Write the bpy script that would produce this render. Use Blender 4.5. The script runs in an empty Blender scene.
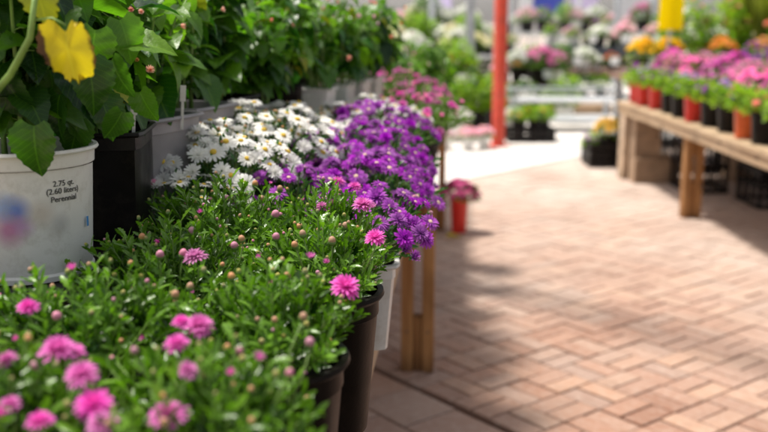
import bpy, math, random
import numpy as np
from mathutils import Vector
PI=math.pi
R=random.Random(7); NR=np.random.RandomState(7)
S=bpy.context.scene; COL=S.collection
# ------------------------------------------------------------------ camera numbers
H=1.5; F=950.0; TH=math.atan(196/F)
def ray(px,py):
    v=216-py
    return np.array([px-384.0, F*math.cos(TH)+v*math.sin(TH), -F*math.sin(TH)+v*math.cos(TH)])
def at(px,py,Y):
    d=ray(px,py); p=d*(Y/d[1]); return np.array([p[0],p[1],p[2]+H])
def on(px,py,z):
    d=ray(px,py); p=d*((z-H)/d[2]); return np.array([p[0],p[1],z])
# ------------------------------------------------------------------ mesh builder
class MB:
    def __init__(s): s.V=[];s.F=[];s.M=[];s.R=[];s.U=[];s.n=0
    def add(s,V,Fs,mi=0,rnd=0.0,uv=None):
        V=np.asarray(V,float); s.V.append(V)
        s.R.append(np.full(len(V),rnd) if np.isscalar(rnd) else np.asarray(rnd))
        s.U.append(np.zeros((len(V),2)) if uv is None else uv)
        n=s.n
        for f in Fs: s.F.append(tuple(i+n for i in f))
        s.M+= [mi]*len(Fs) if np.isscalar(mi) else list(mi)
        s.n+=len(V)
    def box(s,lo,hi,mi=0,rnd=0.0,rot=0,c=None,top=1.0):
        lo=np.array(lo,float);hi=np.array(hi,float)
        V=np.array([[ (lo,hi)[i][0],(lo,hi)[j][1],(lo,hi)[k][2]] for k in (0,1) for j in (0,1) for i in (0,1)])
        if rot:
            cc=(lo+hi)/2 if c is None else np.array(c); x=V-cc
            V=np.stack([x[:,0]*math.cos(rot)-x[:,1]*math.sin(rot),x[:,0]*math.sin(rot)+x[:,1]*math.cos(rot),x[:,2]],1)+cc
        s.add(V,[(0,2,3,1),(4,5,7,6),(0,1,5,4),(1,3,7,5),(3,2,6,7),(2,0,4,6)],mi,rnd)
    def bar(s,a,b,w,h,mi=0,rnd=0.0):
        a=np.array(a,float);b=np.array(b,float);d=(b-a)/np.linalg.norm(b-a)
        up=np.array([0,0,1.0]) if abs(d[2])<.95 else np.array([0,1.0,0])
        x=np.cross(d,up);x/=np.linalg.norm(x);y=np.cross(x,d)
        V=[];
        for p in (a,b):
            for i,j in((-1,-1),(1,-1),(1,1),(-1,1)): V.append(p+x*i*w/2+y*j*h/2)
        s.add(V,[(3,2,1,0),(4,5,6,7),(0,1,5,4),(1,2,6,5),(2,3,7,6),(3,0,4,7)],mi,rnd)
    def tube(s,P,r,n=6,mi=0,rnd=0.0,cap=True):
        P=[np.array(p,float) for p in P]; m=len(P)
        r=[r]*m if np.isscalar(r) else r
        V=[];x=None
        for i in range(m):
            d=P[min(i+1,m-1)]-P[max(i-1,0)]; d/=np.linalg.norm(d)+1e-9
            if x is None:
                x=np.cross(d,[0,1,.1] if abs(d[1])<.9 else [1,0,0])
            x=x-d*np.dot(x,d); x/=np.linalg.norm(x)+1e-9; y=np.cross(d,x)
            for k in range(n):
                a=2*PI*k/n; V.append(P[i]+(x*math.cos(a)+y*math.sin(a))*r[i])
        Fs=[(i*n+k,i*n+(k+1)%n,(i+1)*n+(k+1)%n,(i+1)*n+k) for i in range(m-1) for k in range(n)]
        if cap: Fs+= [tuple(range(n))[::-1],tuple((m-1)*n+k for k in range(n))]
        s.add(V,Fs,mi,rnd)
    def lathe(s,prof,n=32,c=(0,0,0),mi=0,rnd=0.0,sq=0.0,rot=0.0,capb=True,capt=False):
        V=[]
        for r,z in prof:
            for k in range(n):
                a=2*PI*k/n
                q=r
                if sq:
                    p=2+sq; q=r/((abs(math.cos(a))**p+abs(math.sin(a))**p)**(1/p))
                V.append((c[0]+q*math.cos(a+rot),c[1]+q*math.sin(a+rot),c[2]+z))
        m=len(prof)
        Fs=[(i*n+k,i*n+(k+1)%n,(i+1)*n+(k+1)%n,(i+1)*n+k) for i in range(m-1) for k in range(n)]
        if capb: Fs.append(tuple(range(n))[::-1])
        if capt: Fs.append(tuple((m-1)*n+k for k in range(n)))
        s.add(V,Fs,mi,rnd)
    def mesh(s,name,mats,smooth=False,sharp=None):
        me=bpy.data.meshes.new(name)
        V=np.concatenate(s.V); me.from_pydata(V.tolist(),[],s.F)
        for m in (mats if isinstance(mats,(list,tuple)) else [mats]): me.materials.append(m)
        me.polygons.foreach_set('material_index',s.M)
        a=me.attributes.new('rnd','FLOAT','POINT'); a.data.foreach_set('value',np.concatenate(s.R).astype(np.float32))
        U=np.concatenate(s.U)
        if U.any():
            li=np.empty(len(me.loops),np.int32); me.loops.foreach_get('vertex_index',li)
            u=me.uv_layers.new(name='UVMap'); u.data.foreach_set('uv',U[li].astype(np.float32).ravel())
        if smooth:
            me.polygons.foreach_set('use_smooth',[True]*len(me.polygons))
            if sharp: me.set_sharp_from_angle(angle=math.radians(sharp))
        me.update(); return me
def link(name,me,parent=None,loc=(0,0,0),rot=(0,0,0),sc=1.0,bev=0):
    o=bpy.data.objects.new(name,me); COL.objects.link(o); o.location=loc; o.rotation_euler=rot
    o.scale=(sc,sc,sc) if np.isscalar(sc) else sc
    if parent: o.parent=parent
    if bev:
        b=o.modifiers.new('bevel','BEVEL'); b.width=bev; b.segments=2; b.limit_method='ANGLE'; b.harden_normals=False
    return o
def thing(name,label,cat,loc=(0,0,0),rz=0,group=None):
    o=bpy.data.objects.new(name,None); COL.objects.link(o); o.location=loc; o.rotation_euler=(0,0,rz)
    o.empty_display_size=.05; o['label']=label;o['category']=cat
    if group:o['group']=group
    return o
def tag(o,label,cat,group=None):
    o['label']=label;o['category']=cat
    if group:o['group']=group
    return o
def dup(root,loc,rz,label,sc=1.0):
    def cp(o,par):
        c=o.copy(); COL.objects.link(c)
        if par: c.parent=par
        for g in o.children: cp(g,c)
        return c
    r=cp(root,None); r.location=loc; r.rotation_euler=(0,0,rz); r['label']=label; r.scale=(sc,sc,sc); return r
ORD=['first','second','third','fourth','fifth','sixth','seventh','eighth','ninth','tenth','eleventh','twelfth','thirteenth','fourteenth','fifteenth','sixteenth']
# ------------------------------------------------------------------ materials
def nmat(name):
    m=bpy.data.materials.new(name); m.use_nodes=True; nt=m.node_tree; nt.nodes.clear()
    out=nt.nodes.new('ShaderNodeOutputMaterial'); return m,nt,out
def N(nt,t,**kw):
    n=nt.nodes.new(t)
    for k,v in kw.items():
        if k in n.inputs: n.inputs[k].default_value=v
        else: setattr(n,k,v)
    return n
def mixc(nt,fac,a,b,bt='MIX'):
    n=nt.nodes.new('ShaderNodeMix'); n.data_type='RGBA'; n.blend_type=bt
    for i,v in ((0,fac),(6,a),(7,b)):
        if hasattr(v,'is_linked') or hasattr(v,'links'): nt.links.new(v,n.inputs[i])
        else: n.inputs[i].default_value = v if i==0 else (*v[:3],1)
    return n.outputs[2]
def ramp(nt,src,lo,hi):
    n=nt.nodes.new('ShaderNodeMapRange'); n.inputs[1].default_value=lo;n.inputs[2].default_value=hi
    nt.links.new(src,n.inputs[0]); return n.outputs[0]
def math_(nt,op,a,b=0.0,c=None):
    n=nt.nodes.new('ShaderNodeMath'); n.operation=op
    for i,v in enumerate((a,b) if c is None else (a,b,c)):
        if hasattr(v,'links'): nt.links.new(v,n.inputs[i])
        else: n.inputs[i].default_value=v
    return n.outputs[0]
def noise(nt,scale,detail=3,vec='Object',mp=None,rough=.5):
    tc=nt.nodes.new('ShaderNodeTexCoord'); src=tc.outputs[vec]
    if mp:
        m=nt.nodes.new('ShaderNodeMapping'); m.inputs['Scale'].default_value=mp; nt.links.new(src,m.inputs[0]); src=m.outputs[0]
    n=N(nt,'ShaderNodeTexNoise',Scale=scale,Detail=detail,Roughness=rough); nt.links.new(src,n.inputs['Vector']); return n.outputs['Fac']
def attr(nt):
    a=nt.nodes.new('ShaderNodeAttribute'); a.attribute_name='rnd'; return a.outputs['Fac']
def leafmat(name,c1,c2,rough=.42,tr=.3,veins=False,spec=.5,trc=None,c3=None):
    m,nt,out=nmat(name)
    col=mixc(nt,attr(nt),c1,c2)
    nz=noise(nt,9,3)
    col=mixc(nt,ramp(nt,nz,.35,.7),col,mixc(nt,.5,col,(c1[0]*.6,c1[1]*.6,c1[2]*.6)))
    if veins:
        uv=nt.nodes.new('ShaderNodeUVMap'); sp=nt.nodes.new('ShaderNodeSeparateXYZ'); nt.links.new(uv.outputs[0],sp.inputs[0])
        au=math_(nt,'ABSOLUTE',math_(nt,'SUBTRACT',sp.outputs[0],.5))
        mid=math_(nt,'LESS_THAN',au,.018)
        t=math_(nt,'SUBTRACT',math_(nt,'MULTIPLY',sp.outputs[1],9.0),math_(nt,'MULTIPLY',au,7.0))
        fr=math_(nt,'FRACT',t); sv=math_(nt,'LESS_THAN',math_(nt,'ABSOLUTE',math_(nt,'SUBTRACT',fr,.5)),.055)
        v=math_(nt,'MAXIMUM',mid,math_(nt,'MULTIPLY',sv,.55))
        col=mixc(nt,math_(nt,'MULTIPLY',v,.15),col,[min(1,c*1.8+.02) for c in c2])
        if c3:
            e=ramp(nt,math_(nt,'ADD',math_(nt,'ADD',au,math_(nt,'MULTIPLY',nz,.35)),math_(nt,'MULTIPLY',noise(nt,60,3),.3)),.72,.80)
            col=mixc(nt,e,col,c3)
    b=N(nt,'ShaderNodeBsdfPrincipled',Roughness=rough); b.inputs['Specular IOR Level'].default_value=spec
    nt.links.new(col,b.inputs['Base Color'])
    bp=N(nt,'ShaderNodeBump',Strength=.35,Distance=.002); nt.links.new(noise(nt,180,3),bp.inputs['Height']); nt.links.new(bp.outputs[0],b.inputs['Normal'])
    t=nt.nodes.new('ShaderNodeBsdfTranslucent'); tc=mixc(nt,1.0,col,trc or (1.6,1.9,.6),'MULTIPLY'); nt.links.new(tc,t.inputs[0])
    mx=nt.nodes.new('ShaderNodeMixShader'); mx.inputs[0].default_value=tr
    nt.links.new(b.outputs[0],mx.inputs[1]);nt.links.new(t.outputs[0],mx.inputs[2]);nt.links.new(mx.outputs[0],out.inputs[0]); return m
def petalmat(name,c1,c2,tr=.35):
    m,nt,out=nmat(name)
    ob=nt.nodes.new('ShaderNodeObjectInfo')
    col=mixc(nt,attr(nt),c1,c2)
    hs=nt.nodes.new('ShaderNodeHueSaturation'); nt.links.new(col,hs.inputs['Color'])
    nt.links.new(math_(nt,'MULTIPLY_ADD',ob.outputs['Random'],.3,.88),hs.inputs['Value'])
    nt.links.new(math_(nt,'MULTIPLY_ADD',ob.outputs['Random'],.3,.8),hs.inputs['Saturation'])
    b=N(nt,'ShaderNodeBsdfPrincipled',Roughness=.6); b.inputs['Specular IOR Level'].default_value=.25
    nt.links.new(hs.outputs[0],b.inputs['Base Color'])
    t=nt.nodes.new('ShaderNodeBsdfTranslucent'); nt.links.new(hs.outputs[0],t.inputs[0])
    mx=nt.nodes.new('ShaderNodeMixShader'); mx.inputs[0].default_value=tr
    nt.links.new(b.outputs[0],mx.inputs[1]);nt.links.new(t.outputs[0],mx.inputs[2]);nt.links.new(mx.outputs[0],out.inputs[0]); return m
def plain(name,c,rough=.5,var=.25,scale=14,bump=.15,metal=0,spec=.5,dirt=None,mp=None):
    m,nt,out=nmat(name)
    nz=noise(nt,scale,4,mp=mp)
    col=mixc(nt,ramp(nt,nz,.3,.7),[x*(1-var) for x in c],[min(1,x*(1+var*.6)) for x in c])
    col=mixc(nt,math_(nt,'MULTIPLY',attr(nt),.5),col,[x*.5 for x in c])
    if dirt: col=mixc(nt,ramp(nt,noise(nt,scale*.6+3,6,rough=.7),.5,.75),col,dirt)
    b=N(nt,'ShaderNodeBsdfPrincipled',Metallic=metal); b.inputs['Specular IOR Level'].default_value=spec
    nt.links.new(col,b.inputs['Base Color'])
    nt.links.new(math_(nt,'MULTIPLY_ADD',nz,.25,rough-.12),b.inputs['Roughness'])
    bp=N(nt,'ShaderNodeBump',Strength=bump,Distance=.003); nt.links.new(noise(nt,scale*9,4),bp.inputs['Height']); nt.links.new(bp.outputs[0],b.inputs['Normal'])
    nt.links.new(b.outputs[0],out.inputs[0]); return m
def woodmat(name,c1,c2,mp):
    m,nt,out=nmat(name)
    g=noise(nt,1.0,6,mp=mp,rough=.65)
    col=mixc(nt,ramp(nt,g,.35,.68),c1,c2)
    st=noise(nt,5,4)
    col=mixc(nt,math_(nt,'MULTIPLY',ramp(nt,st,.5,.75),.5),col,[x*.45 for x in c1])
    col=mixc(nt,math_(nt,'MULTIPLY',attr(nt),.4),col,[x*.6 for x in c1])
    vo=N(nt,'ShaderNodeTexVoronoi',Scale=1.0); tc=nt.nodes.new('ShaderNodeTexCoord'); mp2=nt.nodes.new('ShaderNodeMapping'); mp2.inputs['Scale'].default_value=[11 if q>5 else 4 for q in mp]
    nt.links.new(tc.outputs['Object'],mp2.inputs[0]); nt.links.new(mp2.outputs[0],vo.inputs['Vector'])
    col=mixc(nt,math_(nt,'MULTIPLY',ramp(nt,vo.outputs['Distance'],.20,.10),.7),col,[x*.3 for x in c1])
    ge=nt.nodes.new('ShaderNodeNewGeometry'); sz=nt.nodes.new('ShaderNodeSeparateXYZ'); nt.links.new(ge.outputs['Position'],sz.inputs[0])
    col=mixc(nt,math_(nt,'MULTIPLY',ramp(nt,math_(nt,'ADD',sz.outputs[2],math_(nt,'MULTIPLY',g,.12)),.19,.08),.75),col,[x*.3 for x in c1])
    b=N(nt,'ShaderNodeBsdfPrincipled',Roughness=.75); b.inputs['Specular IOR Level'].default_value=.3
    nt.links.new(col,b.inputs['Base Color'])
    bp=N(nt,'ShaderNodeBump',Strength=.5,Distance=.002); nt.links.new(g,bp.inputs['Height']); nt.links.new(bp.outputs[0],b.inputs['Normal'])
    nt.links.new(b.outputs[0],out.inputs[0]); return m
M={}
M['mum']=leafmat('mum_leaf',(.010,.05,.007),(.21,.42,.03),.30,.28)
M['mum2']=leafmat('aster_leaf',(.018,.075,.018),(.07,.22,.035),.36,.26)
M['big']=leafmat('broad_leaf',(.012,.055,.010),(.17,.38,.022),.34,.44,True)
M['bigl']=leafmat('light_broad_leaf',(.025,.11,.012),(.24,.44,.03),.36,.4,True)
M['yel']=leafmat('yellowed_leaf',(.86,.66,.01),(.97,.85,.04),.5,.42,True,trc=(1,1,.6),c3=(.10,.045,.015))
M['yelg']=leafmat('yellowing_leaf',(.26,.33,.02),(.55,.55,.03),.5,.3,True,trc=(1,1,.5))
M['stem']=plain('green_stem',(.22,.36,.08),.45,.3,30)
M['lime']=leafmat('lime_leaf',(.10,.24,.015),(.40,.52,.04),.5,.4)
M['grass']=leafmat('tall_grass_leaf',(.30,.34,.06),(.55,.55,.14),.5,.4)
M['pale']=leafmat('pale_green_leaf',(.16,.26,.08),(.36,.45,.18),.5,.4)
M['pink']=petalmat('pink_petal',(.62,.05,.40),(.90,.24,.66))
M['hot']=petalmat('magenta_petal',(.80,.02,.28),(.95,.08,.45))
M['rose']=petalmat('rose_pink_petal',(.86,.15,.48),(.97,.42,.70))
M['blush']=petalmat('blush_petal',(.85,.50,.58),(.95,.72,.78))
M['viol']=petalmat('violet_petal',(.24,.012,.36),(.58,.08,.64),.32)
M['lilac']=petalmat('lilac_petal',(.45,.25,.75),(.65,.45,.85))
M['white']=petalmat('white_petal',(.88,.87,.82),(.97,.96,.93))
M['cream']=petalmat('cream_petal',(.80,.74,.50),(.92,.88,.66))
M['yellow']=petalmat('yellow_petal',(.85,.48,.01),(.95,.68,.03))
M['orange']=petalmat('orange_petal',(.85,.30,.01),(.95,.42,.02))
M['coral']=petalmat('coral_petal',(.85,.18,.12),(.92,.34,.24))
M['peach']=petalmat('peach_petal',(.90,.42,.30),(.95,.60,.46))
M['disc']=plain('yellow_disc',(.75,.50,.05),.8,.3,200)
M['pdisc']=plain('pale_disc',(.75,.55,.38),.8,.3,200)
M['budp']=petalmat('peach_bud',(.50,.36,.10),(.80,.42,.26))
M['budg']=petalmat('green_bud',(.20,.30,.07),(.55,.48,.16))
M['budk']=petalmat('pink_bud',(.62,.22,.30),(.85,.38,.52))
M['sep']=plain('sepal_green',(.13,.24,.05),.5,.3,60)
M['black']=plain('black_nursery_plastic',(.010,.008,.008),.40,.3,20,.08,spec=.2,dirt=(.03,.025,.02))
M['brown']=plain('dark_brown_plastic',(.006,.004,.003),.42,.25,20,.08,spec=.10,dirt=(.014,.009,.006))
M['grey']=plain('grey_plastic',(.30,.285,.295),.42,.35,7,.08,dirt=(.30,.27,.26))
M['wpot']=plain('white_plastic',(.74,.73,.70),.4,.08,10,.05,dirt=(.5,.46,.40))
M['red']=plain('red_plastic',(.72,.025,.015),.38,.2,10,.05)
M['orgp']=plain('orange_plastic',(.80,.14,.03),.38,.2,10,.05)
M['soil']=plain('potting_soil',(.030,.020,.014),.95,.5,80,.9)
M['redpaint']=plain('red_painted_steel',(.68,.07,.035),.45,.25,9,.2,dirt=(.38,.09,.06))
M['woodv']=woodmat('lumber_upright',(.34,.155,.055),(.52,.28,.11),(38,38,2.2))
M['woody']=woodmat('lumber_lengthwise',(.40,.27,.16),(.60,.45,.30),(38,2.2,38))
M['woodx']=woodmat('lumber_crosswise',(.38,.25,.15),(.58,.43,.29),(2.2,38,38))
M['woodp']=woodmat('pale_lumber',(.50,.36,.24),(.68,.54,.40),(30,30,2.5))
M['tan']=plain('tan_concrete_block',(.42,.29,.19),.9,.25,9,.5,dirt=(.28,.19,.12))
M['metal']=plain('galvanised_steel',(.50,.54,.58),.4,.2,8,.1,metal=.3)
M['wmetal']=plain('white_painted_steel',(.80,.82,.84),.45,.08,8,.05)
M['dmetal']=plain('dark_bench_steel',(.05,.06,.08),.5,.2,8,.1)
M['brownt']=plain('brown_staging',(.22,.13,.09),.7,.3,8,.2)
M['ytag']=petalmat('yellow_sign_board',(.98,.84,.01),(.98,.86,.02),.6)
M['blue']=petalmat('blue_board',(.10,.16,.70),(.12,.2,.75),.5)
M['lav']=petalmat('lavender_board',(.80,.74,.92),(.85,.80,.95),.5)
M['ink']=plain('black_print',(.02,.02,.02),.6,.1,5,0)
M['bluep']=plain('blue_print',(.05,.25,.60),.5,.1,5,0)
# white trade pot: soft printed colour patches
def printedpot():
    m,nt,out=nmat('printed_white_pot')
    tc=nt.nodes.new('ShaderNodeTexCoord')
    base=mixc(nt,ramp(nt,noise(nt,14,4),.3,.7),(.76,.73,.69),(.84,.81,.77))
    def blob(col,c,ctr,rad,amt):
        vm=nt.nodes.new('ShaderNodeVectorMath'); vm.operation='DISTANCE'; nt.links.new(tc.outputs['Object'],vm.inputs[0]); vm.inputs[1].default_value=ctr
        f=ramp(nt,vm.outputs['Value'],rad,rad*.25); return mixc(nt,math_(nt,'MULTIPLY',f,amt),col,c)
    for c,ctr,rad,amt in PRINT: base=blob(base,c,ctr,rad,amt)
    base=mixc(nt,math_(nt,'MULTIPLY',ramp(nt,noise(nt,26,6,rough=.7),.5,.72),.45),base,(.42,.37,.30))
    b=N(nt,'ShaderNodeBsdfPrincipled',Roughness=.42); nt.links.new(base,b.inputs['Base Color']); nt.links.new(b.outputs[0],out.inputs[0]); return m
# ------------------------------------------------------------------ leaves and petals
def orient(T,pos,d,up,sc,roll=0.0):
    """template in x=width, y=length, z=normal -> world"""
    d=np.array(d,float); d/=np.linalg.norm(d)+1e-9
    up=np.array(up,float); x=np.cross(d,up); n=np.linalg.norm(x)
    if n<1e-4: x=np.array([1.0,0,0]); n=1
    x/=n; z=np.cross(x,d)
    if roll: x,z=x*math.cos(roll)+z*math.sin(roll),z*math.cos(roll)-x*math.sin(roll)
    T=T*sc
    return np.array(pos)+T[:,0:1]*x+T[:,1:2]*d+T[:,2:3]*z
def ribbon(ts,ws,curl,fold,cols=3):
    V=[];uv=[]
    for t,w in zip(ts,ws):
        for c in range(cols):
            u=c/(cols-1)*2-1
            V.append((u*w,t,fold*w*abs(u)-curl*t*t)); uv.append((.5+u*.5*w/max(ws),t))
    Fs=[(i*cols+c,i*cols+c+1,(i+1)*cols+c+1,(i+1)*cols+c) for i in range(len(ts)-1) for c in range(cols-1)]
    return np.array(V),Fs,np.array(uv)
MUML=[ribbon([0,.25,.42,.52,.68,.78,.9,1],[.03,.06,.17,.10,.20,.11,.13,.01],c,.35) for c in(.1,.35,-.12)]
LANCE=[ribbon([0,.3,.6,.85,1],[.03,.10,.13,.08,.005],c,.4) for c in(.1,.4,-.1)]
def bigleaf(seed,cols=7,rows=12,torn=0):
    r=random.Random(seed); V=[];uv=[]
    ts=[i/(rows-1) for i in range(rows)]
    for i,t in enumerate(ts):
        w=.46*math.sin(PI*min(1,(t*.93+.07))**.72)**.85 if t<1 else .004
        w=max(w,.004)*(1+.05*((i%2)*2-1))
        if torn: w*=1-.25*r.random()*torn
        for c in range(cols):
            u=c/(cols-1)*2-1
            back=-.14*abs(u)**1.5*(1-t)**2*.9
            V.append((u*w,t+back,.34*w*abs(u)-.46*t*t+.018*math.sin(t*22+abs(u)*3)*abs(u)+.012*r.uniform(-1,1)))
            uv.append((.5+u*.5*w/.46,t))
    Fs=[(i*cols+c,i*cols+c+1,(i+1)*cols+c+1,(i+1)*cols+c) for i in range(rows-1) for c in range(cols-1)]
    return np.array(V),Fs,np.array(uv)
BIG=[bigleaf(i) for i in range(4)]
def bloom(kind,seed):
    r=random.Random(seed); b=MB()
    def layer(n,r0,L,w,tilt,tj,ph,curl,wid=(.35,.8,1,.75,.1)):
        T,Fs,_=ribbon([0,.3,.6,.85,1],[w*x for x in wid],curl,.35)
        for k in range(n):
            a=ph+2*PI*k/n+r.uniform(-.08,.08); e=tilt+r.uniform(-tj,tj); l=L*r.uniform(.86,1.08)
            d=(math.cos(a)*math.cos(e),math.sin(a)*math.cos(e),math.sin(e))
            up=(-math.cos(a)*math.sin(e),-math.sin(a)*math.sin(e),math.cos(e))
            V=orient(T*np.array([1,1,1]),(math.cos(a)*r0,math.sin(a)*r0,.05*(tilt>.3)),d,up,l,r.uniform(-.2,.2))
            rn=np.repeat(np.linspace(.15,1,5),3)*.8+r.uniform(-.1,.25)
            b.add(V,Fs,0,np.clip(rn,0,1))
    if kind=='double':      # unit radius 1 -> sized by object scale (diameter 2)
        layer(17,.12,.9,.135,.10,.14,0,.25); layer(16,.10,.82,.14,.42,.14,.2,.2); layer(14,.08,.70,.14,.78,.14,.1,.1)
        layer(11,.05,.58,.14,1.08,.14,.3,-.1); layer(8,.02,.46,.14,1.38,.12,.5,-.3)
    elif kind=='half':
        layer(14,.12,.70,.10,.65,.14,0,-.2); layer(12,.08,.66,.10,1.0,.12,.2,-.2); layer(9,.05,.60,.09,1.3,.1,.1,-.2)
    elif kind=='aster':
        layer(21,.16,.86,.105,.10,.14,0,.18); layer(18,.14,.76,.105,.32,.15,.15,.10); layer(12,.13,.55,.09,.62,.2,.1,.0)
        b.lathe([(.24,.02),(.25,.09),(.19,.15),(.08,.18),(.0,.185)],12,mi=1,rnd=.2)
    elif kind=='asterclosed':
        layer(16,.12,.62,.10,.75,.16,0,-.2); layer(13,.09,.58,.10,1.08,.14,.2,-.2)
        layer(8,.05,.5,.09,1.35,.12,.1,-.2)
    elif kind=='asterw':
        layer(17,.16,.84,.13,.25,.15,0,.1,(.5,.9,1,.9,.4)); layer(15,.14,.74,.13,.55,.18,.2,.0,(.5,.9,1,.9,.4)); layer(10,.1,.6,.13,.9,.2,.1,-.1,(.5,.9,1,.9,.4))
    elif kind=='daisy':
        layer(16,.2,.84,.14,.02,.08,0,.22,(.5,.9,1,.95,.45)); layer(15,.18,.80,.14,.14,.08,.2,.16,(.5,.9,1,.95,.45))
        b.lathe([(.27,.03),(.28,.10),(.22,.18),(.1,.22),(.0,.225)],14,mi=1,rnd=.1)
    # green calyx and neck
    b.lathe([(.03,-.9),(.04,-.35),(.17,-.18),(.24,-.03),(.15,.03)],8,mi=2,rnd=.2)
    return b
def budm(kind,seed):
    r=random.Random(seed); b=MB()
    b.lathe([(.05,-2.2),(.07,-.9),(.5,-.72),(.85,-.3),(.9,.05),(.7,.35)],10,mi=1,rnd=.2)
    b.lathe([(.78,.0),(.84,.35),(.72,.8),(.50,1.12),(.22,1.3),(.0,1.26)],10,mi=0,rnd=np.repeat([0.0,.3,.6,.9,1,1],10))
    T,Fs,_=ribbon([0,.4,.8,1],[.16,.2,.12,.02],-.5,.3)
    for k in range(9):
        a=2*PI*k/9; V=orient(T,(math.cos(a)*.78,math.sin(a)*.78,-.3),(math.cos(a)*.18,math.sin(a)*.18,1),(math.cos(a)*-1,math.sin(a)*-1,.1),1.25); b.add(V,Fs,1,.1)
        a+=.35; V=orient(T,(math.cos(a)*.6,math.sin(a)*.6,.2),(math.cos(a)*-.35,math.sin(a)*-.35,1),(math.cos(a)*-1,math.sin(a)*-1,.1),1.1); b.add(V,Fs,0,.5)
    return b
FL={}
def flower(kind,mk,disc='disc'):
    k=(kind,mk)
    if k not in FL: FL[k]=[bloom(kind,s).mesh(f'{mk}_{kind}_flower',[M[mk],M[disc],M['sep']],True,50) for s in (1,2,3)]
    return R.choice(FL[k])
def bud(mk):
    k=('bud',mk)
    if k not in FL: FL[k]=[budm('b',s).mesh(f'{mk}_bud',[M[mk],M['sep']],True,60) for s in (1,2)]
    return R.choice(FL[k])
def eul(n,spin=0):
    q=Vector(n).to_track_quat('Z','Y'); e=q.to_matrix().to_4x4()
    from mathutils import Matrix
    return (e@Matrix.Rotation(spin,4,'Z')).to_euler()
# ------------------------------------------------------------------ plant bodies
def foliage(name,mat,seed,z0,Rr,h,nst,nlv,ll,tmpl,shift=(0,0),base=.05,droop=.45,tstart=.3,jit=.86,xmax=9):
    r=random.Random(seed); b=MB(); tips=[]
    for i in range(nst):
        a=r.uniform(0,2*PI); q=math.sqrt((i+.5)/nst); rr=Rr*q*r.uniform(.9,1.08)
        tip=np.array([shift[0]*q+rr*math.cos(a),shift[1]*q+rr*math.sin(a),z0+h*(1-droop*q*q)*r.uniform(jit,1.08)])
        if tip[0]>xmax: continue
        a2=a+r.uniform(-.4,.4); bs=np.array([base*q*math.cos(a2),base*q*math.sin(a2),z0-.012])
        ct=bs*.45+tip*.55; ct[2]=bs[2]+(tip[2]-bs[2])*(.35+.35*q)
        P=[(1-t)**2*bs+2*t*(1-t)*ct+t*t*tip for t in (0,.25,.5,.75,1)]
        b.tube(P,[.0022,.002,.0018,.0014,.001],4,1,.2,False)
        tn=P[4]-P[3]; tn/=np.linalg.norm(tn); tips.append((tip,tn))
        ph=r.uniform(0,6)
        for j in range(nlv):
            t=tstart+(1-tstart)*(j+r.random())/nlv; t=min(t,.99)
            p=(1-t)**2*bs+2*t*(1-t)*ct+t*t*tip
            tg=2*(1-t)*(ct-bs)+2*t*(tip-ct); tg/=np.linalg.norm(tg)
            ph+=2.4+r.uniform(-.3,.3)
            o=np.array([math.cos(ph),math.sin(ph),r.uniform(-.15,.3)])
            o-=tg*np.dot(o,tg)*.8; o/=np.linalg.norm(o)
            k=.45+.75*r.random()*(1.15-t*.6)
            d=tg*(1.0-.25*r.random())+o*k
            T,Fs,uv=r.choice(tmpl); L=ll*r.uniform(.65,1.2)*(1.15-.4*t)
            V=orient(T,p,d,tg*1.0+np.array([0,0,.2])-o*.3,L,r.uniform(-.5,.5))
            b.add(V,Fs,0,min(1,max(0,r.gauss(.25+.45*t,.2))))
    return b.mesh(name,[M[mat],M['stem']],True),tips
def potmesh(name,mat,r,h,sq=0,seg=40,lip=.008,taper=.78):
    b=MB(); rb=r*taper
    b.lathe([(rb,0),(rb*1.005,.004),(r*.96,h*.83),(r*.965,h*.835),(r*.985,h*.84),(r*.985,h*.95),(r+lip*.6,h*.955),(r+lip,h*.975),(r+lip*.8,h),(r-.003,h),(r*.94,h*.8)],seg,sq=sq)
    return b.mesh(name,M[mat],True,35)
def soilmesh(r,h,sq=0):
    b=MB(); b.lathe([(r*.965,h*.86),(r*.5,h*.875),(.004,h*.88)],24,sq=sq,capb=False,capt=True); return b.mesh('soil',M['soil'],True)
POT={}
def addpot(root,mat,r,h,sq=0,rz=0,taper=.78):
    k=(mat,r,h,sq,taper)
    if k not in POT: POT[k]=(potmesh('pot',mat,r,h,sq,taper=taper),soilmesh(r,h,sq))
    p=link('pot',POT[k][0],root,rot=(0,0,rz)); link('soil',POT[k][1],p); return p

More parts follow.
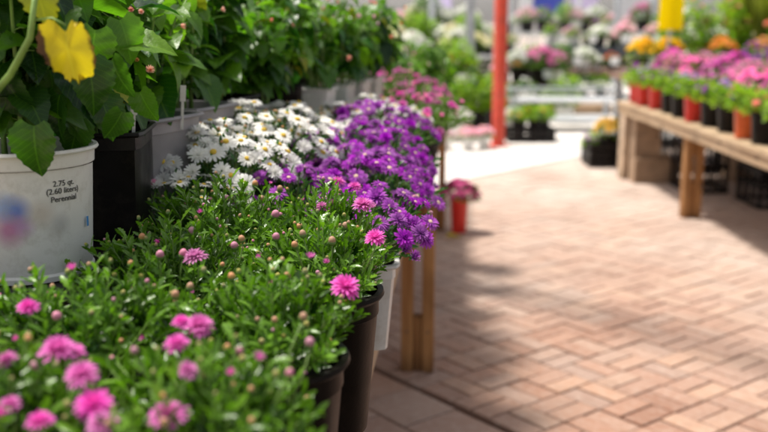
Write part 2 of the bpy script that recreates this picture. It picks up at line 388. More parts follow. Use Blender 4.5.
# ================================================================== SETTING
def setting():
    b=MB(); b.add([(-150,-60,0),(150,-60,0),(150,400,0),(-150,400,0)],[(0,1,2,3)])
    m,nt,out=nmat('sandy_ground')
    n1=noise(nt,.35,5); col=mixc(nt,ramp(nt,n1,.3,.7),(.38,.29,.23),(.55,.46,.39))
    d=N(nt,'ShaderNodeBsdfPrincipled',Roughness=.95); nt.links.new(col,d.inputs['Base Color']); nt.links.new(d.outputs[0],out.inputs[0])
    o=link('ground',b.mesh('ground',m)); o['kind']='structure'
    # grout bed
    b=MB(); b.add([(-3,-1,.004),(12,-1,.004),(12,13,.004),(-3,13,.004)],[(0,1,2,3)])
    o=link('paving_bed',b.mesh('paving_bed',plain('grout',(.05,.032,.022),.95,.4,12,.5))); o['kind']='structure'
    # bricks
    m,nt,out=nmat('paving_brick')
    a=attr(nt)
    cr=nt.nodes.new('ShaderNodeValToRGB'); nt.links.new(a,cr.inputs[0]); e=cr.color_ramp.elements
    e[0].position=0;e[0].color=(.34,.21,.155,1); e[1].position=1;e[1].color=(.53,.40,.32,1)
    for p,c in((.25,(.47,.32,.25)),(.5,(.44,.31,.25)),(.7,(.55,.40,.31)),(.85,(.42,.33,.29))):
        x=cr.color_ramp.elements.new(p); x.color=(*c,1)
    big=noise(nt,.55,4); fine=noise(nt,28,6,rough=.75)
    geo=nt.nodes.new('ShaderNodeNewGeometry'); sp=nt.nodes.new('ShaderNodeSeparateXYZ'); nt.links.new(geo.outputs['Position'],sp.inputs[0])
    far_light_dust=math_(nt,'ADD',math_(nt,'MULTIPLY',ramp(nt,sp.outputs[1],4.0,9.0),.65),math_(nt,'MULTIPLY',ramp(nt,big,.42,.65),.35))  # light on the far floor put into colour by distance, plus random pale dust
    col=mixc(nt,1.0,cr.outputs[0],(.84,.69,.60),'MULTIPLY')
    col=mixc(nt,far_light_dust,col,(.63,.525,.45))
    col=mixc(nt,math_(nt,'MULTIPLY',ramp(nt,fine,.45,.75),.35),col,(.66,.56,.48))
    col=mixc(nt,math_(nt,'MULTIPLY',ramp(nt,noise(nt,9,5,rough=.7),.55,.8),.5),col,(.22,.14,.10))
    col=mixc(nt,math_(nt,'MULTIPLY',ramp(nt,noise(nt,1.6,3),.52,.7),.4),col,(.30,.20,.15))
    d=N(nt,'ShaderNodeBsdfPrincipled',Roughness=.8); d.inputs['Specular IOR Level'].default_value=.35
    nt.links.new(col,d.inputs['Base Color'])
    bp=N(nt,'ShaderNodeBump',Strength=.6,Distance=.003); nt.links.new(fine,bp.inputs['Height']); nt.links.new(bp.outputs[0],d.inputs['Normal']); nt.links.new(d.outputs[0],out.inputs[0])
    th=math.radians(38); u=np.array([math.cos(th),math.sin(th)]); v=np.array([math.sin(th),-math.cos(th)])  # v = -52 deg
    O=np.array([.857,3.708]); s=.2; b=MB()
    P0=np.array([-.04,3.99]); P1=np.array([.353,3.30])
    lim=np.dot((P0+P1)/2-O,u)   # border position along u
    i0=math.ceil(lim/s); 
    r=random.Random(3)
    def brick(c0,du,dv):  # corner (u,v), sizes
        g=.0042; bz=.004
        z=.034+r.uniform(-.003,.003); tl=r.uniform(-.004,.004)
        q=[]
        for k,(uu,vv) in enumerate(((g,g),(du-g,g),(du-g,dv-g),(g,dv-g))):
            q.append((c0[0]+uu+r.uniform(-.0012,.0012),c0[1]+vv+r.uniform(-.0012,.0012)))
        V=[]
        cu=sum(x[0] for x in q)/4;cv=sum(x[1] for x in q)/4
        for zz,ins in((.004,0),(z-bz,0),(z-.001,.0025),(z,.006)):
            for uu,vv in q:
                uu2=uu+(ins if uu<cu else -ins); vv2=vv+(ins if vv<cv else -ins)
                p=O+u*uu2+v*vv2; V.append((p[0],p[1],zz+tl*(uu-cu)))
        Fs=[(k*4+j,k*4+(j+1)%4,(k+1)*4+(j+1)%4,(k+1)*4+j) for k in range(3) for j in range(4)]+[(12,13,14,15)]
        Fs=[f[::-1] for f in Fs]
        b.add(V,Fs,0,r.random())
    def vis(c0,size=.3):
        p=O+u*(c0[0]+.1)+v*(c0[1]+.1)
        return -1.6<p[0]<5.2 and 2.0<p[1]<11 and p[0]<.62*p[1]+.6 and p[0]>-.25*p[1]-.3
    for i in range(i0,45):
        for j in range(-50,50):
            c0=(i*s+(lim-i0*s),j*s)
            if not vis(c0): continue
            if (i+j)%2: brick(c0,s,s/2); brick((c0[0],c0[1]+s/2),s,s/2)
            else: brick(c0,s/2,s); brick((c0[0]+s/2,c0[1]),s/2,s)
    # border of larger pavers on the bench side, wider joint
    for k in range(1,20):
        w=.265; 
        for j in range(-30,30):
            c0=(lim-.028-k*(w+.004), j*.28+(k%2)*.14)
            if vis(c0): brick(c0,w,.28)
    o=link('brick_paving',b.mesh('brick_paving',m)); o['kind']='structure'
    # far floor beyond the bricks, bright sunlight put into its pale colour
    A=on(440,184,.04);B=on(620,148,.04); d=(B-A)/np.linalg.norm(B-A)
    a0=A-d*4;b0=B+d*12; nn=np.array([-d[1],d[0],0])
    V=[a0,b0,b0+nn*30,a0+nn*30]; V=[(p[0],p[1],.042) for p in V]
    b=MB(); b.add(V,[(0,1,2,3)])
    o=link('sunlit_far_floor',b.mesh('sunlit_far_floor',plain('sunlit_floor_pale',(.80,.75,.70),.85,.10,2.2,.3,dirt=(.62,.54,.47)))); o['kind']='structure'
setting()

# ================================================================== LEFT BENCH
XE=lambda y:.08*(y-1.94)-.03
ANG=-math.atan(.08)
def rotp(x,y):  # local bench (u across right, v along) -> world
    c,s=math.cos(ANG),math.sin(ANG); return (XE(1.94)+x*c-y*s, 1.94+x*s+y*c)
BZ=.83
bench=thing('wooden_bench','long wooden plant bench on the left with paired lumber legs, loaded with flowers','bench',(XE(1.94),1.94,0),ANG)
b=MB(); r=random.Random(5)
x=0.0
while x>-1.55:
    b.box((x-.135,-2.2,BZ-.03),(x-.003,6.3,BZ+r.uniform(-.001,.001)),0,r.random()); x-=.14
link('tabletop',b.mesh('tabletop',M['woody']),bench,bev=.004)
b=MB(); b.box((-.045,-2.2,BZ-.125),(-.005,6.3,BZ-.032),0,.2); link('apron',b.mesh('apron',M['woody']),bench,bev=.003)
def leg(parent,x,y,zt,m='woodv',ax=0,gap_top=None,floor=.034):
    """two uprights with a shorter packing block between, seen side by side"""
    b=MB(); w=.050; g=.038; dpt=.09
    for k in (-1,1):
        lo=(x+k*(g/2)-(w if k<0 else 0),y-dpt/2,floor); hi=(lo[0]+w,y+dpt/2,zt)
        b.box(lo,hi,0,R.random()*.5)
    b.box((x-g/2+.001,y-dpt/2+.012,floor),(x+g/2-.001,y+dpt/2-.012,floor+(gap_top or .28)),0,.8)
    b.box((x-g/2+.001,y-dpt/2+.012,zt-.2),(x+g/2-.001,y+dpt/2-.012,zt-.004),0,.6)
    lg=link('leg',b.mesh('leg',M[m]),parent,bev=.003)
    for k in (-1,1):
        for zz in (zt-.05,zt-.11,floor+.18):
            b=MB(); b.tube([(x+k*(g/2+w/2),y-dpt/2-.002,zz),(x+k*(g/2+w/2),y-dpt/2+.004,zz)],.005,8); link('screw',b.mesh('screw',M['dmetal']),lg)
    return lg
for yy in (-1.9,1.93,4.72):
    leg(bench,-.01+.03,yy,BZ-.033,gap_top=.24); leg(bench,-1.4,yy,BZ-.033)
    b=MB(); b.box((-1.4,yy-.02,BZ-.28),(-.02,yy+.02,BZ-.2)); link('cross_rail',b.mesh('cross_rail',M['woodx']),bench,bev=.003)

# risers: upturned black crates with slotted sides
def cratemesh(w,l,h,name='crate',wall=.006):
    b=MB(); b.box((-w/2,-l/2,h-.012),(w/2,l/2,h))
    for z in (0,h*.5,h-.04): 
        zt=z+(.028 if z<h-.05 else .027)
        b.box((-w/2-.002,-l/2-.002,z),(w/2+.002,-l/2+wall,zt));b.box((-w/2-.002,l/2-wall,z),(w/2+.002,l/2+.002,zt))
        b.box((-w/2-.002,-l/2+wall+.001,z),(-w/2+wall,l/2-wall-.001,zt));b.box((w/2-wall,-l/2+wall+.001,z),(w/2+.002,l/2-wall-.001,zt))
    n=7
    for k in range(n):
        y=-l/2+.02+(l-.04)*k/(n-1)
        for sx in(-1,1): b.box((sx*(w/2-.004)-.003,y-.01,0.001),(sx*(w/2-.004)+.003,y+.01,h-.013))
        xx=-w/2+.02+(w-.04)*k/(n-1)
        for sy in(-1,1): b.box((xx-.01,sy*(l/2-.004)-.003,0.001),(xx+.01,sy*(l/2-.004)+.003,h-.013))
    return b.mesh(name,M['black'])
TZ=1.10
cm=cratemesh(.56,.50,.269)
riser_y=[1.585,2.095,2.605,3.115,3.625,4.135]
names=['under the white quart pot','under the near grey square pots','under the dark brown square pot','under the round brown pot','under the small white pots','under the farthest leafy shrubs']
XR=lambda y: -.375+(.02*(y-2.0) if y<2.5 else .01+.24*(y-2.5))
for k,y in enumerate(riser_y):
    y+=0.012*k
    o=link('black_crate',cm,None,(XR(y)-.30,y,BZ+.001),(0,0,0),bev=0)
    tag(o,'upturned black plastic crate on the left bench, '+names[k],'crate','upturned crates raising the tall plants')
    o2=link('black_crate',cm,None,(XR(y)-.30-.58,y+.0,BZ+.001),(0,0,0))
    tag(o2,'back row upturned black crate, behind the one '+names[k],'crate','upturned crates raising the tall plants')

# ------------------------------------------------------------------ mums
hero=[(345,287,33,0),(195,257,25,0),(199,326,32,0),(181,322,20,0),(177,344,28,0),(363,205,24,0),(375,238,23,0),(322,207,16,0),(332,204,14,1),(355,187,15,0),(338,182,17,0),(372,208,15,1),
(28,307,23,0),(58,350,40,0),(7,360,24,0),(82,375,38,0),(94,405,44,0),(10,405,26,0),(40,421,30,0),(102,424,36,0),(168,415,42,0),(187,371,27,0),(310,258,17,1),(231,374,17,1),(75,352,24,0),
(58,318,13,2),(135,352,11,2),(239,353,13,2),(289,374,11,2),(310,344,13,2),(275,216,11,2),(276,238,10,2),(193,233,12,2),(183,255,11,2),(160,256,11,2),(235,247,10,2),(154,185,10,2),(36,368,14,2),(226,200,9,2),
(303,318,11,3),(345,227,9,3),(303,235,9,3),(295,246,9,3),(332,242,10,3),(287,277,10,3),(232,278,10,3),(142,238,9,3),(175,296,11,3),(190,288,10,3),(242,240,9,3),(255,185,8,3),(262,200,8,3),(280,190,8,3),(298,228,8,3)]
mums=[ # x,y,shift,R,pot, label
(-.105,1.50,(-.045,0),.145,'brown','pink mum in tall brown pot at bench edge with one big open bloom toward aisle'),
(-.33,1.44,(0,0),.155,'black','budding pink mum in black pot between the white quart pot and the edge pot'),
(-.15,1.185,(-.045,0),.145,'brown','leafy green mum in brown pot at bench edge, nearest rim showing beside the aisle'),
(-.39,1.17,(0,0),.155,'black','mum with a pair of open pink blooms just in front of the white quart pot'),
(-.64,1.14,(0,0),.15,'black','mum below the left side of the white quart pot with few small pink blooms'),
(-.19,.90,(-.03,0),.145,'black','blurred foreground mum near the aisle with long green leaves and few buds'),
(-.42,.88,(0,0),.155,'black','blurred foreground mum at bottom left covered in large open pink blooms'),
(-.30,1.74,(0,0),.16,'black','mum dotted with tiny peach buds in front of the white daisies'),
(-.11,1.73,(-.03,0),.12,'black','mum with open pink blooms touching the purple asters'),
]
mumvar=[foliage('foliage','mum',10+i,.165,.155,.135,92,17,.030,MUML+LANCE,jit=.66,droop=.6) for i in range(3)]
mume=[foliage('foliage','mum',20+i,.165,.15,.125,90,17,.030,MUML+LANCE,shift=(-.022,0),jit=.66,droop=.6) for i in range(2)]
mumobj=[]
for i,(x,y,sh,rr,pm,lab) in enumerate(mums):
    t=thing('potted_mum',lab,'potted flower',(x,y,BZ+.001),0,'pink budding mums at the near end of the left bench')
    addpot(t,pm,.098,.238)
    me,tips=(mume[i%2] if sh[0]<-.02 else mumvar[i%3])
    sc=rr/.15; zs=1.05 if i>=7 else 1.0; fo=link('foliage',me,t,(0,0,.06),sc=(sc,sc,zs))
    mumobj.append((t,x+sh[0]*.6,y,sc,[(a_*np.array([1,1,zs]),b_) for a_,b_ in tips],[0]))
for (px,py,dia,k) in hero:
    z=1.165+R.uniform(-.008,.012)
    if py>395: z-=.02
    if (px,py)==(345,287): z=1.145
    p=on(px,py,z); size=dia*p[1]/F/2
    t=min(mumobj,key=lambda m:(m[1]-p[0])**2+(m[2]-p[1])**2)
    o=t[0]; lp=(p[0]-o.location.x,p[1]-o.location.y,p[2]-o.location.z)
    n=(R.uniform(-.25,.3),R.uniform(-.45,0),1)
    if k<2: f=link('flower',flower('double' if k==0 else 'half','pink'),o,lp,eul(n,R.uniform(0,6)),size*1.05)
    else: f=link('bud',bud('budk' if k==2 else 'budp'),o,lp,eul(n,R.uniform(0,6)),size*.95)
    t[5][0]+=1
    b=MB(); q=np.array(lp); nn=np.array(n)/np.linalg.norm(n)
    b.tube([q-nn*size*.9,q-nn*.03+np.array([-q[0]*.1,-q[1]*.1,-.01]),q*np.array([.75,.75,1])-np.array([0,0,.07])],[.0010,.0012,.0014],5,0,.5); link('flower_stem',b.mesh('flower_stem',M['stem'],True),o)
for (o,cx,cy,sc,tips,cnt) in mumobj:
    k=0
    for tip,tn in tips:
        if R.random()<.5:
            if R.random()<.09:
                link('flower',flower('half','pink'),o,tuple(tip*np.array([sc,sc,1])+tn*.01+np.array([0,0,.06])),eul(tn+np.array([0,-.3,.4]),R.uniform(0,6)),R.uniform(.007,.012)); continue
            s=R.uniform(.0026,.0048); p=tip*np.array([sc,sc,1])+tn*s*2+np.array([0,0,.06])
            link('bud',bud(R.choice(('budp','budp','budg','budg','budg','budk'))),o,tuple(p),eul(tn+np.array([0,0,.4]),R.uniform(0,6)),s); k+=1
        if k>44: break
# ------------------------------------------------------------------ purple asters and white daisies
def dense(name,lab,x,y,z,kinds,folv,nfl,size,pot,disc='disc',grp=None,cat='potted flower',sc=1.0,rz=0,potargs=(.092,.165),budk=None,sq=0,fx=0.0):
    t=thing(name,lab,cat,(x,y,z+.001),rz,grp); addpot(t,pot,potargs[0],potargs[1]+.06,sq=sq)
    me,tips=folv; link('foliage',me,t,(fx,0,.06),sc=sc)
    tt=list(tips); R.shuffle(tt)
    tt=[q for q in tt if q[0][0]<.165]
    for tip,tn in tt[:nfl]:
        kd,mk=R.choice(kinds); s=size*R.uniform(.8,1.15); up=np.array([0,0,1.0])
        n=tn*.6+up*.55+np.array([tip[0]*3,tip[1]*3,0])*.8+np.array([R.uniform(-.25,.25),R.uniform(-.35,.15),0])
        link('flower',flower(kd,mk,disc),t,tuple((tip+tn*.008)*sc+np.array([fx,0,.06])),eul(n,R.uniform(0,6)),s)
    if budk:
        for tip,tn in tt[nfl:nfl+18]: link('bud',bud(budk),t,tuple((tip+tn*.006)*sc+np.array([fx,0,.06])),eul(tn),R.uniform(.004,.006))
    return t
asv=[foliage('foliage','mum2',40+i,.15,.19,.13,120,9,.030,LANCE,droop=.75) for i in range(2)]
asl=foliage('foliage','mum2',45,.15,.20,.112,130,9,.030,LANCE,droop=.95,shift=(.02,-.01),xmax=.135)
ak=[('aster','viol'),('aster','viol'),('asterclosed','viol'),('double','viol')]
G='violet asters along the left bench'
dense('potted_aster','nearest violet aster in a square white pot, blooms spilling over the bench edge',-.055,1.93,BZ,ak,asl,90,.0215,'wpot','pdisc',G,sc=1.0,potargs=(.080,.125),budk='budk',sq=6,fx=.015)
for k,(x,y,z,s,l) in enumerate([(-.20,2.05,.91,.98,'violet aster squeezed between the white daisies and the nearest aster'),(-.05,2.27,.92,1.0,'violet aster second along the aisle edge of the left bench'),
     (-.13,2.48,.95,1.0,'violet aster in the middle of the purple mass behind the second edge aster'),(-.02,2.62,.95,1.05,'violet aster third along the aisle edge, above the lumber leg'),(.0,2.98,.96,1.08,'fourth violet aster along the aisle edge of the bench'),
     ]):
    e=.05 if x>-.06 else 0
    dense('potted_aster',l,x-e-(.045 if y>2.5 else 0),y,BZ,ak,asv[k%2],96,.0215,'black','pdisc',G,sc=s*(1+(z-.89)*2),rz=0,fx=e)
wdv=[foliage('foliage','mum2',50+i,.15,.18,.15,125,8,.030,LANCE,droop=.55) for i in range(2)]
G='white daisy mums on the left bench'
for k,(x,y,s,n,sz,l) in enumerate([(-.40,2.14,1.24,98,.0235,'white daisy mum beside the first grey square pot'),(-.33,2.40,1.28,98,.0245,'largest mound of white daisies with yellow centres below the second grey square pot'),
     (-.41,1.93,.95,46,.019,'small sparse white daisy mum between the grey pot and the budding mums'),(-.28,2.68,1.2,98,.024,'white daisy mum behind the big mound, in front of the round brown pot'),
     (-.15,2.98,1.12,95,.022,'cream white mum far along the bench beside the pink asters'),(-.03,3.34,1.1,90,.021,'small white mum farthest along the bench below the row of white pots')]):
    dense('potted_daisy',l,x,y,BZ,[('daisy','white'),('daisy','white'),('asterw','white')],wdv[k%2],n,sz,'black','disc',G,sc=s,rz=k*1.3,budk='budp')
# pink asters further along
pkv=foliage('foliage','mum',60,.15,.19,.17,110,9,.032,LANCE,droop=.5)
G='pink asters farther along the left bench'
for k,(x,y,s,n,l) in enumerate([(.11,3.50,1.1,60,'pink aster beyond the violet ones at the aisle edge'),(.05,3.5,.9,45,'pink aster behind the small white mum'),(.10,4.12,1.1,46,'leafy pink aster overhanging the aisle beyond the violet ones'),
    (.06,4.4,1.2,40,'leafy green aster with scattered pink blooms near the bench end'),(-.05,4.45,1.2,32,'dusky pink aster in front of the far leafy shrubs')]):
    dense('potted_aster',l,x,y,BZ,[('double','pink'),('half','rose')],pkv,n,.019,'black','disc',G,sc=s,rz=k)

# ------------------------------------------------------------------ big leaved shrubs
def shrub(seed,z0,h,spread,nst,nlv,ls,mat='big'):
    r=random.Random(seed); b=MB(); P_=[]
    for i in range(nst):
        a=r.uniform(0,2*PI); q=(i+.3)/nst
        tip=np.array([spread*q*math.cos(a),spread*q*math.sin(a),z0+h*r.uniform(.75,1.05)])
        bs=np.array([.03*math.cos(a),.03*math.sin(a),z0-.02]); ct=np.array([tip[0]*.35,tip[1]*.35,z0+h*.5])
        cur=lambda t:(1-t)**2*bs+2*t*(1-t)*ct+t*t*tip
        b.tube([cur(t) for t in (0,.2,.4,.6,.8,1)],[.0045,.004,.0036,.003,.0022,.0014],6,1,.2)
        ph=r.uniform(0,6)
        for j in range(nlv):
            t=.24+.76*(j+r.random()*.6)/nlv; t=min(t,1); p=cur(t); ph+=2.4+r.uniform(-.4,.4)
            e=r.uniform(.1,.75); o=np.array([math.cos(ph)*math.cos(e),math.sin(ph)*math.cos(e),math.sin(e)])
            L=ls*r.uniform(.55,1.15)*(1.1-.45*t); pl=L*.55
            p1=p+o*pl*.6; p2=p+o*pl+np.array([0,0,-.004])
            b.tube([p,p1,p2],[.0016,.0013,.0011],4,1,.3,False)
            d=o*np.array([1,1,.0])+np.array([0,0,r.uniform(-.95,.35)])
            T,Fs,uv=r.choice(BIG)
            V=orient(T,p2,d,np.array([0,0,1.0])+o*.5,L*(1.25 if r.random()<.3 else 1),r.uniform(-.35,.35)); b.add(V,Fs,2 if r.random()<.03 else 0,min(1,max(0,r.gauss(.4,.28))),uv)
    return b.mesh('foliage',[M[mat],M['stem'],M['yelg']],True)
SHT=[shrub(90+i,.17,.55,.24,14,17,.085,('big','bigl')[i]) for i in range(2)]
SH=[shrub(70+i,.17,.36,.15,11,13,(.086,.072,.09)[i],('big','bigl','big')[i]) for i in range(3)]+[shrub(80,.17,.34,.15,10,13,.062,'bigl')]
def blossom(o,p,s,n=(0,0,1),mk='peach',kind='half'):
    link('blossom',flower(kind,mk),o,tuple(p),eul(n,R.uniform(0,6)),s)
def leafy(lab,x,y,mesh,pot,pa,sq=0,rz=0,nb=0,z=TZ,prz=0,taper=.8,sc=1.0,mk='peach'):
    t=thing('leafy_potted_shrub',lab,'potted plant',(x,y,z+.002),0,'tall leafy shrubs raised behind the flowers')
    addpot(t,pot,*pa,sq=sq,rz=prz,taper=taper)
    f=link('foliage',mesh,t,rot=(0,0,rz),sc=sc)
    for _ in range(nb):
        a=R.uniform(0,2*PI); rr=R.uniform(.10,.2); blossom(t,(rr*math.cos(a),rr*math.sin(a),R.uniform(.26,.5)),R.uniform(.012,.018),(math.cos(a),math.sin(a),R.uniform(-.6,.3)),mk)
    return t
xt=lambda y:XE(y)-.38
# the printed white pot
WPX,WPY=-.575,1.50; WR,WH=.113,.204
cz=lambda px,py:None
def onpot(px,py):   # where the pixel meets the white pot's wall, pot-local
    d=ray(px,py); ox,oy=-WPX,-WPY; Rr=WR*.95
    a=d[0]**2+d[1]**2; bb=2*(ox*d[0]+oy*d[1]); c=ox*ox+oy*oy-Rr*Rr; D=max(0,bb*bb-4*a*c)
    t=(-bb-math.sqrt(D))/(2*a); p=d*t; return (p[0]-WPX,p[1]-WPY,H+p[2]-TZ-.002)
PRINT=[((.10,.16,.55),onpot(14,212),.030,.9),((.55,.10,.35),onpot(8,232),.034,.75),((.50,.22,.55),onpot(24,228),.022,.6),((.25,.40,.75),onpot(2,208),.03,.6),((.55,.42,.32),onpot(42,215),.028,.5),((.38,.36,.36),onpot(63,225),.022,.55)]
M['print']=printedpot()
wp=leafy('leafy shrub with torn yellow leaf in printed white 2.75 quart pot',WPX,WPY,SH[0],'black',(.05,.05),rz=2.2,nb=0)
for ch in list(wp.children):
    if ch.name.startswith('pot'):
        for g in ch.children: bpy.data.objects.remove(g)
        bpy.data.objects.remove(ch)
b=MB(); r_,h_=WR,WH
b.lathe([(r_*.84,0),(r_*.88,0),(r_*.885,.008),(r_*.86,.012),(r_*.94,h_*.87),(r_*.965,h_*.87),(r_*.975,h_*.965),(r_+.002,h_*.967),(r_+.004,h_*.98),(r_+.002,h_),(r_-.004,h_),(r_*.92,h_*.8)],72)
p=link('pot',b.mesh('pot',M['print'],True,30),wp); link('soil',soilmesh(WR,WH),p)
# lettering bent round the pot wall
def lettering(txt,px,py,h):
    cu=bpy.data.curves.new('t','FONT'); cu.body=txt; cu.size=h; cu.align_x='CENTER'; cu.offset=h*.006; cu.extrude=.0004
    o=bpy.data.objects.new('t',cu); COL.objects.link(o); bpy.context.view_layer.update()
    me=bpy.data.meshes.new_from_object(o.evaluated_get(bpy.context.evaluated_depsgraph_get())); bpy.data.objects.remove(o)
    c=onpot(px,py); a0=math.atan2(c[1],c[0])
    for v in me.vertices:
        z=c[2]+v.co.y; k=(.86+.08*z/(WH*.87))*WR+.0008+v.co.z*.5
        a=a0+v.co.x/k; v.co=(k*math.cos(a),k*math.sin(a),z)
    me.materials.clear(); me.materials.append(M['ink']); return me
for txt,px,py in(('2.75 qt.',65,185.5),('(2.60 liters)',65,193),('Perennial',66,201)):
    link('lettering',lettering(txt,px,py,.0124),p)
b=MB(); c=onpot(89,221); a=math.atan2(c[1],c[0]); 
for s_ in (0,): 
    V=[]
    for da in(-.03,.03):
        for dz in(-.008,.008):
            k=WR*.925+.0006; V.append((k*math.cos(a+da),k*math.sin(a+da),c[2]+dz))
    b.add(V,[(0,2,3,1)])
link('sticker',b.mesh('sticker',M['bluep']),p)
# hand-placed leaves and stem of that shrub
def raggedleaf(seed):
    r=random.Random(seed); V=[(0,.42,0)];uv=[(.5,.42)]; n=56
    for ring,q in enumerate((.33,.66,.86,1)):
        for k in range(n):
            a=2*PI*k/n; rad=.50*(1+.10*math.cos(2*a+.6)+.05*math.cos(3*a+1))
            if abs(a-PI/2*1)<.0: pass
            if q==1: rad*=1-.05*abs(math.sin(a*9))-((.30*(r.random()**2)) if math.sin(a)>.1 or math.cos(a)<-.5 else .05*r.random())
            notch=1-.45*math.exp(-((a-1.5*PI)/.28)**2)
            x=rad*q*math.cos(a)*1.02; y=.42-(-1)*rad*q*math.sin(a)*(notch if q>.5 else 1)*1.12
            V.append((x,y,.10*abs(x)-.25*y*y+.03*math.sin(a*5)*q)); uv.append((.5+x,y))
    Fs=[(0,1+k,1+(k+1)%n) for k in range(n)]
    for g in range(3): Fs+=[(1+g*n+k,1+(g+1)*n+k,1+(g+1)*n+(k+1)%n,1+g*n+(k+1)%n) for k in range(n)]
    return np.array(V)*np.array([.80,1,1]),Fs,np.array(uv)
def oneleaf(mk,px,py,Y,L,d,up,torn=0,name='leaf',seed=3,rnd=.4):
    T,Fs,uv=raggedleaf(seed) if mk[0]=='y' else bigleaf(seed,9,18,torn); q=at(px,py,Y)-np.array([WPX,WPY,TZ+.002])
    b=MB(); V=orient(T,(0,0,0),d,up,L); b.add(V,Fs,0,rnd,uv); o=link(name,b.mesh(name,M[mk],True),wp,tuple(q)); return o
cam=np.array([0.,-1,.25])
oneleaf('yel',63,20,1.24,.088,(.08,0,-1),cam,1,'yellow_leaf',11)['label']='torn bright yellow leaf with brown ragged edge'
oneleaf('yelg',36,-22,1.26,.062,(.1,0,-1),cam,0,'yellow_leaf',12)['label']='yellow green fading leaf at top'
oneleaf('big',34,126,1.345,.074,(-.05,-.1,-1),cam,0,'leaf',13,.3)
oneleaf('big',122,112,1.42,.05,(-.45,-.1,-.9),(.8,-.8,.45),0,'leaf',14,.3)
oneleaf('bigl',128,45,1.5,.07,(1,-.1,.15),(0,-.6,1),0,'leaf',15,.6)
oneleaf('big',6,80,1.42,.07,(.5,-.2,-1),(-.6,-1,.3),0,'leaf',16,.1)
oneleaf('big',88,62,1.42,.075,(.25,-.2,-1),(.7,-1,.2),0,'leaf',17,.2)
for k,(px,py,L_,dx,ux) in enumerate([(60,95,.07,-.3,-.6),(100,98,.065,.5,.8),(78,120,.06,-.2,.5),(112,60,.06,.3,-.5),(50,70,.065,.2,.9),(140,92,.05,.4,-.3),(95,30,.07,-.1,.8),(10,105,.07,.6,.5),(120,20,.065,.4,.6)]):
    oneleaf('big',px,py,1.45+.02*(k%3),L_,(dx,-.15,-1),(ux,-1,.3),0,'leaf',20+k,.1+.09*k)
b=MB(); o0=np.array([WPX,WPY,TZ+.002])
b.tube([at(-60,150,1.40)-o0,at(-18,108,1.32)-o0,at(10,75,1.27)-o0,at(30,38,1.25)-o0,at(36,-10,1.25)-o0],[.006,.0056,.005,.0044,.004],8); link('stem',b.mesh('stem',M['stem'],True),wp)
b=MB(); b.tube([at(36,20,1.25)-o0,at(52,18,1.24)-o0,at(66,25,1.24)-o0],[.0016,.0014,.0012],6); link('stem',b.mesh('stem',M['stem'],True),wp)
for px,py,s,mk in((150,70,.0125,'peach'),(137,60,.007,'budp'),(127,84,.009,'coral'),(131,10,.009,'coral'),(141,12,.009,'peach')):
    q=at(px,py,1.52)-o0; link('blossom',flower('half',mk),wp,tuple(q),eul((.3,-.9,.2),1),s)
# rest of the first row
leafy('leafy shrub in the nearest grey square pot beside the white daisies',-.525,2.04,SH[1],'grey',(.098,.20),sq=10,prz=-.35,rz=1,nb=3,taper=.86)
leafy('leafy shrub in the second grey square pot, next to a dark brown one',-.485,2.29,SH[3],'grey',(.098,.20),sq=10,prz=-.35,rz=.5,nb=3,taper=.86,mk='peach')
leafy('shrub with orange tinted lower leaf in dark brown square pot',-.465,2.55,SH[2],'brown',(.100,.20),sq=10,prz=-.3,rz=3,nb=3,taper=.86,mk='coral')
leafy('small shrub in slim white pot between the dark brown pots',-.365,2.76,SH[0],'wpot',(.042,.16),rz=3,nb=3,sc=.8)
leafy('leafy shrub in round dark brown pot behind the white daisy mound',-.325,3.02,SH[1],'brown',(.068,.20),rz=4,nb=4,taper=.8)
for k,(x,y) in enumerate(((-.225,3.3),(-.165,3.52),(-.11,3.74),(-.06,3.97))):
    leafy('pale flowered shrub in small white square pot, %s of the white pots'%ORD[k],x,y,SH[(3,1,3,2)[k]],'wpot',(.050,.17),sq=8,prz=-.3,rz=k*2,nb=8,sc=.9,mk=('peach','blush','coral','blush')[k])
# black pot next to the white one
leafy('dark leafy shrub in large black square pot between white pot and grey pots',-.555,1.79,SH[2],'black',(.105,.20),sq=10,prz=.1,rz=5,nb=2,taper=.9)
# second row, dense green behind
for k,(x,y) in enumerate([(-.86,1.75),(-.84,2.15),(-.80,2.55),(-.70,2.95),(-.60,3.35),(-.48,3.75),(-.92,1.38),(-.38,4.15)]):
    leafy('dark leafy shrub in middle row on upturned crates, %s from the camera'%ORD[(k+1)%8],x-.05,y+.05,SHT[k%2],'black',(.10,.19),rz=k*1.7,nb=4,mk=('peach','coral')[k%2],sc=1.12)
for k,(x,y) in enumerate([(-.75,4.75),(-.62,5.5),(-1.25,1.95),(-1.25,2.4),(-1.22,2.85),(-1.18,3.3),(-1.15,3.75),(-1.1,4.2),(-1.0,4.7)]):
    leafy('tall leafy shrub in rearmost row of left bench, %s from the camera'%ORD[k],x,y,SHT[k%2],'black',(.10,.19),rz=k*2.7,nb=2,mk='peach',sc=1.25)
# far shrubs at the bench end with blush flowers
G_=[(.10,4.8,.8),(-.15,4.75,.95),(-.42,4.6,1.05),(.24,5.2,.85),(-.02,5.35,.85),(-.3,5.3,1.05),(.30,5.7,.8),(.08,5.95,.75)]
for k,(x,y,s) in enumerate(G_):
    leafy('far leafy shrub with blush flowers near the bench end, %s from the camera'%ORD[k],x,y,SH[3] if k%2 else SH[1],'black',(.10,.17),rz=k*1.1,nb=12,mk=('blush','rose','coral')[k%3],z=BZ,sc=s*1.3)
